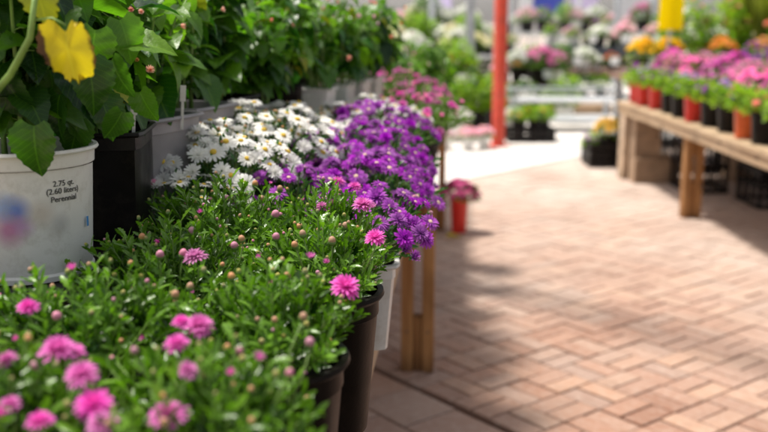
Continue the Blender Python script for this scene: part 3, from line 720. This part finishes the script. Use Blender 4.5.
# plant label stakes
for k,(px,py,Y,l) in enumerate([(134,104,1.72,'slim white plant label standing in the black square pot'),(183,92,2.0,'cream plant label stake standing in the nearest grey pot'),(76,0,1.5,'')][:2]):
    c=at(px,py,Y); b=MB(); b.box((-.006,-.001,-.02),(.006,.001,.014)); b.box((-.003,-.001,-.08),(.003,.001,-.0205)); o=link('plant_label',b.mesh('plant_label',M['wpot']),None,tuple(c),(0.12,.06,.3)); tag(o,l,'plant label')

# ------------------------------------------------------------------ generic far potted flower
CL={}
def cloud(key,lm,fm,Rr,h,nl,nf,ls,fs,flat=.5,grassy=False):
    if key in CL: return CL[key]
    r=random.Random(hash(key)%1000 if False else sum(map(ord,key))); b=MB()
    if grassy:
        for i in range(nl):
            a=r.uniform(0,2*PI);q=r.random(); hh=h*r.uniform(.6,1.05)
            tip=np.array([math.cos(a)*Rr*q,math.sin(a)*Rr*q,hh]); bs=np.array([math.cos(a)*.03,math.sin(a)*.03,-.02])
            T,Fs,_=ribbon([0,.5,.8,1],[.012,.012,.008,.002],.05,.2); V=orient(T*np.array([1/np.linalg.norm(tip),1,1]),bs,tip-bs,(math.cos(a+1),math.sin(a+1),.3),np.linalg.norm(tip-bs)); b.add(V,Fs,0,r.random())
    else:
        for i in range(nl):
            a=r.uniform(0,2*PI);e=math.asin(r.uniform(-.15,1));q=r.uniform(.45,1)**.6
            c=np.array([Rr*q*math.cos(a)*math.cos(e),Rr*q*math.sin(a)*math.cos(e),h*(.12+.88*q*max(0,math.sin(e)))])
            d=np.array([math.cos(a+r.uniform(-1,1)),math.sin(a+r.uniform(-1,1)),r.uniform(-.2,1)])
            T,Fs,_=r.choice(LANCE); V=orient(T*np.array([2,1,1]),c,d,(r.uniform(-.5,.5),r.uniform(-.5,.5),1),ls*r.uniform(.6,1.3)); b.add(V,Fs,0,r.random())
        for i in range(14):
            a=r.uniform(0,2*PI); b.tube([(0,0,-.02),(Rr*.4*math.cos(a),Rr*.4*math.sin(a),h*.4),(Rr*.7*math.cos(a),Rr*.7*math.sin(a),h*.75)],.003,4,1,.1,False)
    fo=b.mesh('foliage',[M[lm],M['stem']],True)
    b=MB(); 
    for i in range(nf):
        a=r.uniform(0,2*PI); q=math.sqrt(r.random()); e=math.acos(q)
        c=np.array([Rr*1.03*q*math.cos(a),Rr*1.03*q*math.sin(a),h*(1-flat*q*q)+r.uniform(-.02,.015)])
        n=6; s=fs*r.uniform(.7,1.2); nz=np.array([math.cos(a)*q,math.sin(a)*q,1.0])
        T,Fs,_=ribbon([0,.6,1],[.12,.32,.16],.1,.3)
        for ly,(m_,ti) in enumerate(((7,.15),(6,.7))):
            for k in range(m_):
                aa=2*PI*k/m_+ly*.4; x=np.cross(nz,[0,1,.01]);x/=np.linalg.norm(x);y=np.cross(nz/np.linalg.norm(nz),x)
                d=(x*math.cos(aa)+y*math.sin(aa))*math.cos(ti)+nz/np.linalg.norm(nz)*math.sin(ti)
                b.add(orient(T,c,d,nz,s),Fs,0,r.uniform(.1,1))
    fl=b.mesh('blossom_mass',M[fm],True) if nf else None
    CL[key]=(fo,fl); return CL[key]
PT={}
def far(name,lab,grp,x,y,z,pot,pa,key,args,sc=1.0,sq=0,cat='potted flower'):
    pk=(pot,pa,key,sq)
    if pk in PT:
        return dup(PT[pk],(x,y,z),R.uniform(0,6) if not sq else PT[pk].rotation_euler.z,lab,sc) if False else _mk(name,lab,grp,x,y,z,pot,pa,key,args,sc,sq,cat)
    PT[pk]=1
    return _mk(name,lab,grp,x,y,z,pot,pa,key,args,sc,sq,cat)
def _mk(name,lab,grp,x,y,z,pot,pa,key,args,sc,sq,cat):
    t=thing(name,lab,cat,(x,y,z+.001),R.uniform(0,6) if not sq else 0,grp); t.scale=(sc,sc,sc)
    addpot(t,pot,*pa,sq=sq); fo,fl=cloud(key,*args)
    link('foliage',fo,t,(0,0,pa[1]*.85))
    if fl: link('blossom_mass',fl,t,(0,0,pa[1]*.85))['kind']='stuff'
    return t
A_pink=('mum','rose',.17,.24,340,78,.05,.026,.55)
A_pinkb=('mum','pink',.17,.25,300,80,.05,.028,.6)
A_lime=('lime','lilac',.125,.18,260,7,.04,.022,.5)
A_limeo=('lime','coral',.125,.18,260,6,.04,.024,.5)
A_limep=('lime','viol',.125,.19,260,16,.04,.022,.5)
A_yel=('lime','yellow',.14,.20,150,60,.045,.03,.5)
A_or=('lime','orange',.14,.20,120,60,.045,.03,.5)
A_mag=('mum','hot',.14,.16,180,110,.045,.026,.6)
A_salvia=('mum','viol',.16,.34,220,60,.05,.02,.5)
A_blush=('pale','blush',.16,.18,160,90,.05,.03,.5)
A_white=('pale','white',.16,.18,160,90,.05,.03,.5)
A_cream=('lime','cream',.16,.20,160,90,.05,.03,.5)
A_coral=('mum','coral',.14,.22,180,30,.05,.035,.5)
A_green=('lime','white',.18,.34,320,0,.06,.03,.5)
A_dgreen=('mum','white',.20,.40,380,8,.06,.03,.5)
A_tall=('lime','coral',.20,.42,380,6,.06,.03,.5)
A_grass=('grass','white',.22,.75,260,0,.06,.03,.5,True)

# ------------------------------------------------------------------ RIGHT TABLE
RX=2.21; RZ=.75; Y0,Y1=4.6,9.05
tb=thing('wooden_table','pale wooden plant table on the right with paired lumber legs and block pier','table',(RX,0,0))
b=MB(); r=random.Random(9); x=0
while x<1.75:
    b.box((x,Y0,RZ-.035),(x+.135,Y1+r.uniform(-.02,.02),RZ+r.uniform(-.003,.003)),0,r.random()); x+=.14
link('tabletop',b.mesh('tabletop',M['woody']),tb,bev=.004)
b=MB(); b.box((.012,Y0,RZ-.105),(.05,Y1,RZ-.038),0,.1); link('apron',b.mesh('apron',M['woody']),tb,bev=.003)
leg(tb,.105,7.05,RZ-.038,'woodv'); leg(tb,1.6,7.05,RZ-.038,'woodv'); leg(tb,.105,4.8,RZ-.038,'woodv'); leg(tb,1.6,4.8,RZ-.038,'woodv')
b=MB(); b.box((.02,8.80,.034),(.06,8.98,RZ-.038),0,.0); link('leg',b.mesh('leg',M['woodp']),tb,bev=.004)
def block(lab,x0,x1,y0,y1,z0,z1,holes=True):
    b=MB(); w=x1-x0; t=.035
    # two-celled block: outer walls, web, seen with its cores facing the camera
    b.box((x0,y0,z0),(x0+t,y1,z1));b.box((x1-t,y0,z0),(x1,y1,z1))
    b.box((x0+t,y0+.002,z1-t),(x1-t,y1-.002,z1-.001));b.box((x0+t,y0+.002,z0+.001),(x1-t,y1-.002,z0+t))
    b.box((x0+t,y0+.006,z0+t),(x1-t,y1-.006,z1-t),0,.3)
    o=link('concrete_block',b.mesh('concrete_block',M['tan']),None,bev=.006); tag(o,lab,'concrete block','tan blocks under the right table')
block('upper tan block of the pier under the far end of the right table',RX+.075,RX+.32,8.62,8.98,.475,.681)
block('middle tan block of the pier under the right table',RX+.075,RX+.32,8.62,8.98,.265,.473)
block('wide lowest tan block of the pier jutting out on the floor',RX+.075,RX+.47,8.58,9.0,.034,.263)
block('lone tan block standing on the floor under the middle of the right table',RX+1.02,RX+1.42,8.6,9.0,.034,.40)
# dark crates below the table
def slat_crate(lab,x,y,z,w,l,h,rz=0,grp=None):
    me=cratemesh(w,l,h,'crate'); o=link('black_crate',me,None,(x,y,z),(0,0,rz)); tag(o,lab,'crate',grp); return o
slat_crate('black crate in shade beneath the right table behind its near leg',2.78,8.3,.036,.36,.5,.42)
slat_crate('black crate at the back right beneath the table',3.6,8.7,.036,.5,.5,.45)
slat_crate('black crate standing directly behind the tan block pier',2.6,9.4,.045,.5,.4,.5)
slat_crate('black crate farthest back in the shade beneath the table',3.2,9.35,.045,.6,.4,.5)
slat_crate('black crate farther right in the shade beneath the table',3.15,7.6,.036,.40,.5,.3)
# pots on it, front row along the edge
front=[(8.85,'red',A_limep,'p'),(8.55,'red',A_lime,'l'),(8.2,'red',A_limep,'p'),(7.85,'black',A_limep,'p'),(7.5,'black',A_lime,'l'),(7.18,'red',A_lime,'l'),(6.85,'black',A_limep,'p'),(6.5,'black',A_lime,'l'),(6.15,'orgp',A_limeo,'o'),(5.85,'black',A_limeo,'o'),(5.5,'black',A_lime,'l')]
cn={'red':'red','black':'black','orgp':'orange red'}; fn={'p':'violet pansies','l':'a few lilac blooms','o':'coral blooms'}
for k,(y,pm,ar,kk) in enumerate(front):
    far('potted_pansy','bedding plant with %s, %s pot, %s from far end of right table'%(fn[kk],cn[pm],ORD[k]),'bedding plants along the edge of the right table',RX+.13+R.uniform(-.015,.02),y,RZ,pm,(.075,.19),'f'+kk,ar,1.0)
for k,y in enumerate((8.9,8.45,8.0,7.55,7.1,6.65,6.2,5.75)):
    far('potted_mum','bright pink mum in second row of right table, %s from far end'%ORD[k],'pink mums on the right table',RX+.44+R.uniform(-.03,.03),y,RZ,'black',(.10,.20),'pink' if k%3 else 'pinkb',A_pink if k%3 else A_pinkb,R.uniform(.98,1.18))
for k,y in enumerate((8.75,8.3,7.8,7.3,6.8,6.3)):
    far('potted_mum','rose pink mum in third row of right table, %s from far end'%ORD[k],'pink mums on the right table',RX+.80+R.uniform(-.03,.03),y,RZ,'black',(.10,.20),'pinkb' if k%2 else 'pink',A_pinkb if k%2 else A_pink,R.uniform(1.05,1.25))
for k,(x,y,kd) in enumerate([(1.15,8.7,'s'),(1.2,8.3,'s'),(1.2,7.8,'s'),(1.2,7.3,'s'),(1.2,6.8,'s')]):
    far('potted_salvia','upright purple salvia at the back of the right table, %s from the far end'%ORD[k],'purple salvias on the right table',RX+x,y,RZ,'black',(.10,.20),'salvia',A_salvia,1.08)
# behind the table: a second, taller staging
st=thing('plant_staging','raised grey staging behind the right table holding yellow and orange flowers','staging',(0,0,0))
b=MB(); b.box((2.5,9.7,.88),(6.2,10.7,.92)); link('tabletop',b.mesh('tabletop',M['brownt']),st)
for x in (2.6,4.3,6.1):
    for y in (9.75,10.6): b=MB(); b.box((x-.03,y-.03,.034),(x+.03,y+.03,.879)); link('leg',b.mesh('leg',M['metal']),st)
for k,(x,ky) in enumerate([(2.66,'y'),(2.93,'y'),(3.16,'d'),(3.46,'o'),(3.58,'d'),(3.9,'o'),(4.3,'d')]):
    a={'y':A_yel,'o':A_or,'d':A_tall}[ky]; nm={'y':'yellow marigold','o':'orange marigold','d':'bushy green plant'}[ky]
    far('potted_marigold' if ky!='d' else 'potted_shrub','%s on the raised staging behind the table, %s from the left'%(nm,ORD[k]),'plants on the raised staging',x,(10.2 if ky=='d' else 9.9)+R.uniform(-.05,.05),.92,'black',(.10,.18),'st2'+ky,a,1.1 if ky!='d' else 1.4)
for k,(x,y) in enumerate([(3.85,10.45),(4.15,10.5),(4.65,10.4),(4.95,10.5),(5.25,10.4)]):
    far('potted_grass','tall yellow green ornamental grass on the staging, %s from the left'%ORD[k],'ornamental grasses',x,y,.92,'black',(.12,.2),'grass',A_grass,1.15,cat='potted grass')
# yellow sign on a pole
sg=thing('yellow_sign','plain bright yellow hanging sign board above the yellow marigolds','sign',tuple(at(672,0,9.72)*np.array([1,1,0])+np.array([0,0,.042])))
zb=at(672,30,9.72)[2]-.042
b=MB(); b.box((-.12,-.012,zb),(.12,.012,zb+.62)); link('board',b.mesh('board',M['ytag']),sg,bev=.005)
b=MB(); b.tube([(0,.03,0),(0,.03,zb+.5)],.014,10); link('pole',b.mesh('pole',M['metal'],True,40),sg)

# crate with yellow flowers at the far end of the table
cx,cy=on(601,166,.04)[:2]
def traycrate(lab,x,y,z,w,l,h,rz=0):
    b=MB(); 
    for zz in (.0,h*.36,h*.70): 
        for sx in (-1,1):
            b.box((sx*w/2-.006,-l/2,zz),(sx*w/2+.006,l/2,zz+h*.22))
            b.box((-w/2+.007,sx*l/2-.006,zz),(w/2-.007,sx*l/2+.006,zz+h*.22))
    for k in range(6):
        xx=-w/2+.01+(w-.02)*k/5
        for sy in(-1,1): b.box((xx-.009,sy*(l/2-.001)-.009,0.001),(xx+.009,sy*(l/2-.001)+.009,h))
        yy=-l/2+.01+(l-.02)*k/5
        for sx in(-1,1): b.box((sx*(w/2)-.009,yy-.009,0.0012),(sx*(w/2)+.009,yy+.009,h-.001))
    b.box((-w/2+.01,-l/2+.01,.004),(w/2-.01,l/2-.01,.012))
    o=link('black_crate',b.mesh('black_crate',M['black']),None,(x,y,z),(0,0,rz)); tag(o,lab,'crate'); return o
traycrate('open black floor crate at far end of the right table holding yellow pansies',cx+.02,cy+.12,.042,.30,.42,.25)
far('potted_pansy','bright yellow pansy in black pot standing in the floor crate','pansies in the floor crate',cx+.06,cy+.03,.056,'black',(.085,.30),'yp',A_yel,1.0)
far('potted_pansy','lilac and green pansy in black pot at the left of the floor crate','pansies in the floor crate',cx-.06,cy+.2,.056,'black',(.07,.18),'lp',A_limep,.9)

# ------------------------------------------------------------------ aisle: red pot, fallen leaf
p=on(456,232,.036); 
t=far('potted_azalea','magenta flowering plant in orange red pot on the bricks by the bench leg',None,p[0]+.02,p[1],.036,'red',(.066,.26),'mag',A_mag,.95)
T,Fs,uv=bigleaf(31,5,8); b=MB(); b.add(orient(T,(0,0,.012),(1,.3,.25),(0,0,1),.09),Fs,0,.5,uv); pp=on(449,238,.036)
tag(link('fallen_leaf',b.mesh('fallen_leaf',M['yel'],True),None,tuple(pp)),'small yellow leaf fallen on the bricks by the red pot','leaf')

# ------------------------------------------------------------------ red post
p=on(498,146,.042)
t=thing('red_post','tall round red painted steel post rising from the floor','post',(p[0],p[1],.042))
b=MB(); b.lathe([(.078,0),(.078,3.4)],32,capt=True); link('shaft',b.mesh('shaft',M['redpaint'],True,40),t)
b=MB(); b.box((-.13,-.13,.0),(.13,.13,.014)); link('base_plate',b.mesh('base_plate',M['redpaint']),t,bev=.003)
b=MB(); b.box((.089,-.03,1.30),(.12,.03,1.42)); link('bracket',b.mesh('bracket',M['dmetal']),t,bev=.004)

# greenhouse roof beam overhead (out of frame) on its own uprights
t=bpy.data.objects.new('greenhouse_frame',None); COL.objects.link(t); t['kind']='structure'
b=MB(); b.bar((-6,12.15,3.05),(3.6,1.0,3.05),.16,.10); link('roof_beam',b.mesh('roof_beam',M['wmetal']),t)
for e in((-6,12.15),(3.6,1.0)):
    b=MB(); b.tube([(e[0],e[1],0),(e[0],e[1],3.0)],.05,16); link('post',b.mesh('post',M['wmetal'],True,40),t)

# ------------------------------------------------------------------ far floor goods left of the red post
def floorpot(lab,px,py,pot,pa,key,ar,sc=1.0,name='potted_mum'):
    p=on(px,py,.042); return far(name,lab,'potted flowers on the far floor',p[0],p[1],.042,pot,pa,key,ar,sc)
floorpot('blush mum in white pot, leftmost on the far floor',447,150,'wpot',(.085,.20),'bl',A_blush,.62)
floorpot('blush mum in white pot, second from left on the far floor',468,150,'wpot',(.095,.20),'bl',A_blush,.72)
floorpot('blush mum in white pot just left of the red post',484,149,'wpot',(.095,.20),'bl',A_blush,.72)
floorpot('white mum in white pot set behind the blush ones',457,141,'wpot',(.095,.20),'wh',A_white,1.1)
floorpot('white flowering plant in white pot just right of the red post',512,136,'wpot',(.12,.24),'wh',A_white,.9)
for k,(px,py) in enumerate([(462,136),(476,134),(486,131),(452,133)]):
    floorpot('yellow green leafy plant behind the blush mums, %s'%('second from left','third from left','nearest the red post','leftmost')[k],px,py,'black',(.12,.22),'gr',A_green,1.45,'potted_shrub')
p=on(532,143,.042); tr=traycrate('low black nursery crate beside the red post holding lime plants',p[0],p[1]+.25,.042,.56,.45,.17)
for k,(dx,dy) in enumerate([(-.14,-.08),(.06,-.05),(.18,.1)]):
    far('potted_shrub','lime leafy plant in black pot in the nursery crate, %s'%('left one','middle one','right one'),'lime plants in the nursery crate',p[0]+dx,p[1]+.25+dy,.056,'black',(.085,.26),'gr2',('lime','yellow',.14,.2,200,3,.05,.03,.5),1.0) if False else far('potted_shrub','lime leafy plant in black pot in the nursery crate, %s'%(('left one','middle one','right one')[k]),'lime plants in the nursery crate',p[0]+dx,p[1]+.25+dy,.056,'black',(.085,.26),'gr2',('lime','yellow',.14,.2,200,3,.05,.03,.5),1.0)
# low white cart / mesh bench right of the post
def staging(name,lab,x0,x1,y0,y1,z,topm,legm,th=.05,rail=False,lower=None):
    t=thing(name,lab,'staging',((x0+x1)/2,y0,0)); ox=(x0+x1)/2; oy=y0
    b=MB(); n=max(2,int((y1-y0)/.22))
    for k in range(n):
        a=y0+(y1-y0)*k/n; b.box((x0-ox,a-oy,z-th),(x1-ox,a-oy+(y1-y0)/n-(.10 if rail else .012),z),0,R.random()*.5)
    link('tabletop',b.mesh('tabletop',M[topm]),t)
    if lower:
        b=MB(); b.box((x0-ox+.05,.05,lower-.03),(x1-ox-.05,y1-oy-.05,lower)); link('shelf',b.mesh('shelf',M[topm]),t)
    m=max(2,int((x1-x0)/1.5)+1)
    for k in range(m):
        for yy in(y0+.06,y1-.06):
            xx=x0+.06+(x1-x0-.12)*k/(m-1); b=MB(); b.box((xx-ox-.03,yy-oy-.03,.042),(xx-ox+.03,yy-oy+.03,z-th-.001)); link('leg',b.mesh('leg',M[legm]),t)
    if rail:
        b=MB()
        for zz in (z+.12,): b.bar((x0-ox,0,zz),(x1-ox,0,zz),.03,.03); b.bar((x0-ox,y1-oy,zz),(x1-ox,y1-oy,zz),.03,.03); b.bar((x0-ox,0,zz),(x0-ox,y1-oy,zz),.028,.028); b.bar((x1-ox,0,zz),(x1-ox,y1-oy,zz),.028,.028)
        for xx in (x0,x1): b.bar((xx-ox,0,z),(xx-ox,0,zz),.03,.03); b.bar((xx-ox,y1-oy,z),(xx-ox,y1-oy,zz),.03,.03)
        link('rail',b.mesh('rail',M[legm]),t)
    return t
X=lambda px,Y:(px-384)/F*Y*1.0
KINDS={'bl':('blush',A_blush),'wh':('white',A_white),'cr':('cream',A_cream),'co':('coral flowered',A_coral),'gd':('dark green',A_dgreen),'gl':('leafy lime',A_green),'pk':('rose pink',A_pink),'vi':('violet flowered',A_limep),'ye':('yellow flowered',A_yel)}
def row(lab,grp,x0,x1,n,y,z,pot,mix,sc,skip=0):
    r=random.Random(lab+grp); cnt={}
    for k in range(n):
        q=r.choice(mix); 
        if r.random()<skip: continue
        x=x0+(x1-x0)*(k+.5)/n; cnt[q]=cnt.get(q,0)+1
        kd,ar=KINDS[q]
        far('potted_plant','%s %s plant %s'%(ORD[cnt[q]-1],kd,lab)+' from left',grp,x+r.uniform(-.07,.07),y+r.uniform(-.1,.1),z,r.choice(pot),(.10,.16),'k'+q,ar,sc*r.uniform(.7,1.3))
BW=('black','black','wpot')
# cart at ~13 m
staging('white_cart','low white metal slatted cart right of the red post',1.72,3.15,12.6,13.3,.46,'wmetal','metal',.03,True,.2)
# brown kerb planter further
b=MB(); b.box((2.1,15.0,.042),(3.6,15.25,.2)); tag(link('wooden_kerb',b.mesh('wooden_kerb',M['woodx']),None,bev=.01),'low pale timber kerb lying on the floor beyond the crate','kerb')
# blush bench behind the post
staging('flower_bench','low grey bench just behind the red post with blush and coral flowers',1.55,2.75,14.3,15.1,.55,'brownt','metal')
row('on the low bench behind the red post','plants on the low bench',1.6,2.75,4,14.6,.55,BW,('bl','bl','pk','wh'),1.3)
row('on the floor before that low bench','plants on the floor by the low bench',1.7,2.75,4,13.95,.042,('wpot','orgp'),('gd','gl','co','wh'),1.15)
staging('flower_bench','brown topped bench with grey legs between the cart and the right table',2.75,4.1,15.4,16.4,.70,'brownt','metal')
row('on the brown topped bench','plants on brown topped bench',2.8,4.1,5,15.7,.70,BW,('bl','gd','wh','co'),1.0,.15)
staging('flower_bench','long dark steel bench in the middle distance with lilac and white flowers',3.1,5.3,18,19.2,1.0,'dmetal','dmetal',.14,False,.45)
row('in front on the dark steel bench','plants on the dark steel bench',3.15,5.3,8,18.3,1.0,BW,('wh','bl','vi','gl','bl'),1.1,.15)
row('at the back of the dark steel bench','back plants on the dark steel bench',3.15,5.3,7,18.9,1.0,('wpot','metal'),('bl','wh','gd','vi'),1.4,.2)
row('on the lower shelf of the dark bench','plants on the lower shelf',3.2,5.2,7,18.5,.45,('black',),('gd','gd','co'),1.0)
row('on the floor under the dark bench','plants under the dark bench',3.0,5.2,7,17.9,.042,('black',),('gd','gl','gd'),.9,.2)
staging('flower_bench','pale pink flower bench behind the raised staging at right',5.3,9,19,20.2,.95,'brownt','dmetal',.08)
row('on the pale bench behind the staging','plants on the pale bench',5.35,9,12,19.3,.95,BW,('bl','wh','gd','bl','vi'),1.2,.1)
row('on the floor under that pale bench','plants under the pale bench',5.35,9,10,19.0,.042,('black',),('gd','gl'),1.2,.1)
staging('flower_bench','long white bench at far left with cream flowers and dark underside',.15,2.0,15.0,16.2,.96,'wmetal','metal',.05,False,.5)
row('in front on the far left bench','plants on the far left bench',.1,2.0,8,15.3,.96,('black',),('cr','cr','wh','gl'),1.0)
row('at the back of the far left bench','back plants on the far left bench',.1,2.0,8,15.8,.96,('black',),('cr','gl','cr','wh'),1.3)
row('on the lower shelf of far left bench','green plants on the lower shelf',.2,1.9,7,15.5,.5,('black',),('gd','gd','co'),.95)
row('on the floor below the far left bench','floor plants below the far left bench',.2,1.9,6,14.8,.042,('black','orgp'),('gd','gl','co'),1.1,.1)
staging('flower_bench','low bench beyond the wooden bench end with coral and rose flowers',.35,1.2,12.3,13.1,.60,'brownt','dmetal')
row('in front on the low bench beyond the left bench','plants on that low bench',.35,1.2,4,12.55,.60,BW,('gl','pk','co','gd'),1.0)
row('behind on the low bench beyond the left bench','back plants on that low bench',.35,1.2,4,12.95,.60,BW,('pk','co','gl'),1.2)
# small white price cards on stakes along the benches
r=random.Random(44)
for k,(x,y,z,l) in enumerate([(1.75,14.32,.55,'low bench behind the red post, left card'),(2.45,14.32,.55,'low bench behind the red post, right card'),(3.3,18.02,1.0,'dark steel bench, first card'),(3.9,18.02,1.0,'dark steel bench, second card'),(4.5,18.02,1.0,'dark steel bench, third card'),(5.1,18.02,1.0,'dark steel bench, fourth card'),(3.1,15.42,.70,'brown topped bench, left card'),(3.7,15.42,.70,'brown topped bench, right card'),(.5,15.02,.96,'far left bench, left card'),(1.2,15.02,.96,'far left bench, middle card'),(1.8,15.02,.96,'far left bench, right card'),(.6,12.32,.60,'low bench past the wooden bench, left card'),(1.0,12.32,.60,'low bench past the wooden bench, right card'),(2.75,9.73,.92,'raised staging, by the yellow marigolds')]):
    t=thing('price_card','small white staked card on '+l,'card',(x,y,z),r.uniform(-.3,.3),'white cards along the far benches')
    b=MB(); b.box((-.004,-.004,0),(.004,.004,.12)); link('stake',b.mesh('stake',M['metal']),t)
    b=MB(); b.bar((0,-.012,.10),(0,.02,.22),.14,.004); link('card',b.mesh('card',M['wpot']),t)
# metal post left of the red one and horizontal rail
q=at(470,54,14); 
t=thing('metal_post','pale galvanised steel post left of the red post','post',(q[0],14,.042)); b=MB(); b.box((-.06,-.06,0),(.06,.06,3.2)); link('shaft',b.mesh('shaft',M['metal']),t)
b=MB(); b.box((-.10,-.10,0),(.10,.10,.01)); link('base_plate',b.mesh('base_plate',M['metal']),t)
for px,Y,l in ((505,17.5,'slim white steel post just right of the red post'),(649,20.8,'grey steel post far behind the marigolds'),(612,22,'slim grey steel post in the far middle'),(431,21,'slim grey steel post far left of the red post'),(575,26,'thin white post at the back of the greenhouse')):
    t=thing('steel_post',l,'post',(X(px,Y),Y,.0)); b=MB(); b.tube([(0,0,0),(0,0,3.4)],.06,12); link('shaft',b.mesh('shaft',M['wmetal' if 'white' in l else 'metal'],True,40),t)
    b=MB(); b.box((-.1,-.1,.0),(.1,.1,.02)); link('base_plate',b.mesh('base_plate',M['metal']),t)
# back benches 23-27 m, high
def bt(lab,px0,px1,Y,z,topm,keys,n,sc):
    x0,x1=X(px0,Y),X(px1,Y); staging('flower_bench',lab,x0,x1,Y,Y+1.0,z,topm,'metal',.08,False,.4)
    row('on '+lab.split(' with')[0].replace('of the red post','of post').replace('behind the marigolds','behind marigolds'),'distant plants, '+lab.split(' with')[0],x0,x1,n,Y+.4,z,BW,keys,sc,.12)
    row('under '+lab.split(' with')[0].replace('of the red post','of post').replace('behind the marigolds','behind marigolds'),'distant floor plants, '+lab.split(' with')[0],x0,x1,n,Y-.2,.0,('black',),('gd','gl','co'),1.5,.3)
bt('back bench left of the red post with white plants',395,470,23,1.15,'wmetal',('wh','cr','gd','bl'),6,1.6)
bt('back bench right of the red post with blush plants',510,600,24,1.2,'wmetal',('wh','bl','gl','vi','gd','bl'),9,1.5)
bt('back bench behind the marigolds with pale plants',605,770,25,1.2,'wmetal',('bl','wh','gd','pk'),12,1.6)
# boards hanging far back
for k,(px,w,Y,mk,lab) in enumerate([(545,30,27.5,'blue','blue board at the back of the greenhouse right of the red post'),(580,26,27.6,'lav','pale lavender board at the back next to the blue one'),(440,20,27.4,'lav','small lavender board at the back left of the red post'),(522,12,27.3,'wmetal','narrow white board at the back beside the blue board'),(630,40,27.5,'wmetal','wide white board at the back behind the marigolds')]):
    t=thing('display_board',lab,'board',(X(px,Y),Y,0)); ww=w/F*Y
    b=MB(); b.box((-ww/2,-.02,1.55),(ww/2,.02,2.35)); link('panel',b.mesh('panel',M[mk]),t,bev=.01)
    for s_ in(-1,1): b=MB(); b.box((s_*ww/2*.8-.02,.025,.0),(s_*ww/2*.8+.02,.055,2.2)); link('leg',b.mesh('leg',M['metal']),t)
# greenhouse end wall: milky translucent sheeting on a frame
m,nt,out=nmat('milky_sheeting')
d=N(nt,'ShaderNodeBsdfDiffuse'); tt=nt.nodes.new('ShaderNodeBsdfTranslucent')
col=mixc(nt,ramp(nt,noise(nt,.4,3),.3,.7),(.80,.84,.88),(.92,.93,.94)); nt.links.new(col,d.inputs[0]);nt.links.new(col,tt.inputs[0])
mx=nt.nodes.new('ShaderNodeMixShader'); mx.inputs[0].default_value=.7; nt.links.new(d.outputs[0],mx.inputs[1]);nt.links.new(tt.outputs[0],mx.inputs[2]);tp=nt.nodes.new('ShaderNodeBsdfTransparent'); m2=nt.nodes.new('ShaderNodeMixShader'); m2.inputs[0].default_value=.85; nt.links.new(mx.outputs[0],m2.inputs[1]);nt.links.new(tp.outputs[0],m2.inputs[2]);nt.links.new(m2.outputs[0],out.inputs[0])
t=thing('greenhouse_wall','milky white sheeting wall on a slim steel frame closing the far end','wall',(0,30,0))
b=MB()
for k in range(16): b.box((-14+k*2+.03,-.01,.0),(-12+k*2-.03,.01,3.3))
link('sheeting',b.mesh('sheeting',m),t)
b=MB()
for k in range(17): b.box((-14+k*2-.029,-.03,0),(-14+k*2+.029,.03,3.35))
for z in(1.2,3.35): b.box((-14,-.06,z),(18,-.031,z+.06))
link('frame',b.mesh('frame',M['metal']),t)

# ================================================================== LIGHT, SKY, CAMERA
w=bpy.data.worlds.new('World'); S.world=w; w.use_nodes=True; nt=w.node_tree
EL=math.radians(70); sx,sy=-.91,.42
sky=nt.nodes.new('ShaderNodeTexSky'); sky.sky_type='NISHITA'; sky.sun_disc=False; sky.sun_elevation=EL; sky.sun_rotation=math.atan2(sx,sy)
sky.air_density=1.0; sky.dust_density=3.0; sky.ozone_density=.6
bg=nt.nodes['Background']; hs=nt.nodes.new('ShaderNodeHueSaturation'); hs.inputs['Saturation'].default_value=.45; hs.inputs['Value'].default_value=1.12
nt.links.new(sky.outputs[0],hs.inputs['Color']); tn=mixc(nt,1.0,hs.outputs[0],(1.0,.97,.93),'MULTIPLY'); nt.links.new(tn,bg.inputs[0]); bg.inputs[1].default_value=.15
L=bpy.data.lights.new('sun','SUN'); L.energy=5; L.angle=math.radians(8); L.color=(1,.95,.88)
lo=bpy.data.objects.new('sun',L); COL.objects.link(lo)
hn=math.hypot(sx,sy); dv=Vector((sx/hn*math.cos(EL),sy/hn*math.cos(EL),math.sin(EL))); lo.rotation_euler=dv.to_track_quat('Z','Y').to_euler()
c=bpy.data.cameras.new('camera'); co=bpy.data.objects.new('camera',c); COL.objects.link(co); S.camera=co
co.location=(0,0,H); co.rotation_euler=(PI/2-TH,0,0); c.sensor_width=36; c.lens=F/768*36; c.clip_end=1000; c.clip_start=.05
c.dof.use_dof=True; c.dof.focus_distance=1.62; c.dof.aperture_fstop=2.8; c.dof.aperture_blades=0
S.view_settings.view_transform='Standard'; S.view_settings.look='None'; S.view_settings.exposure=0
S.cycles.max_bounces=8; S.cycles.transparent_max_bounces=4; S.cycles.use_denoising=True
try: S.cycles.sample_clamp_indirect=6
except: pass
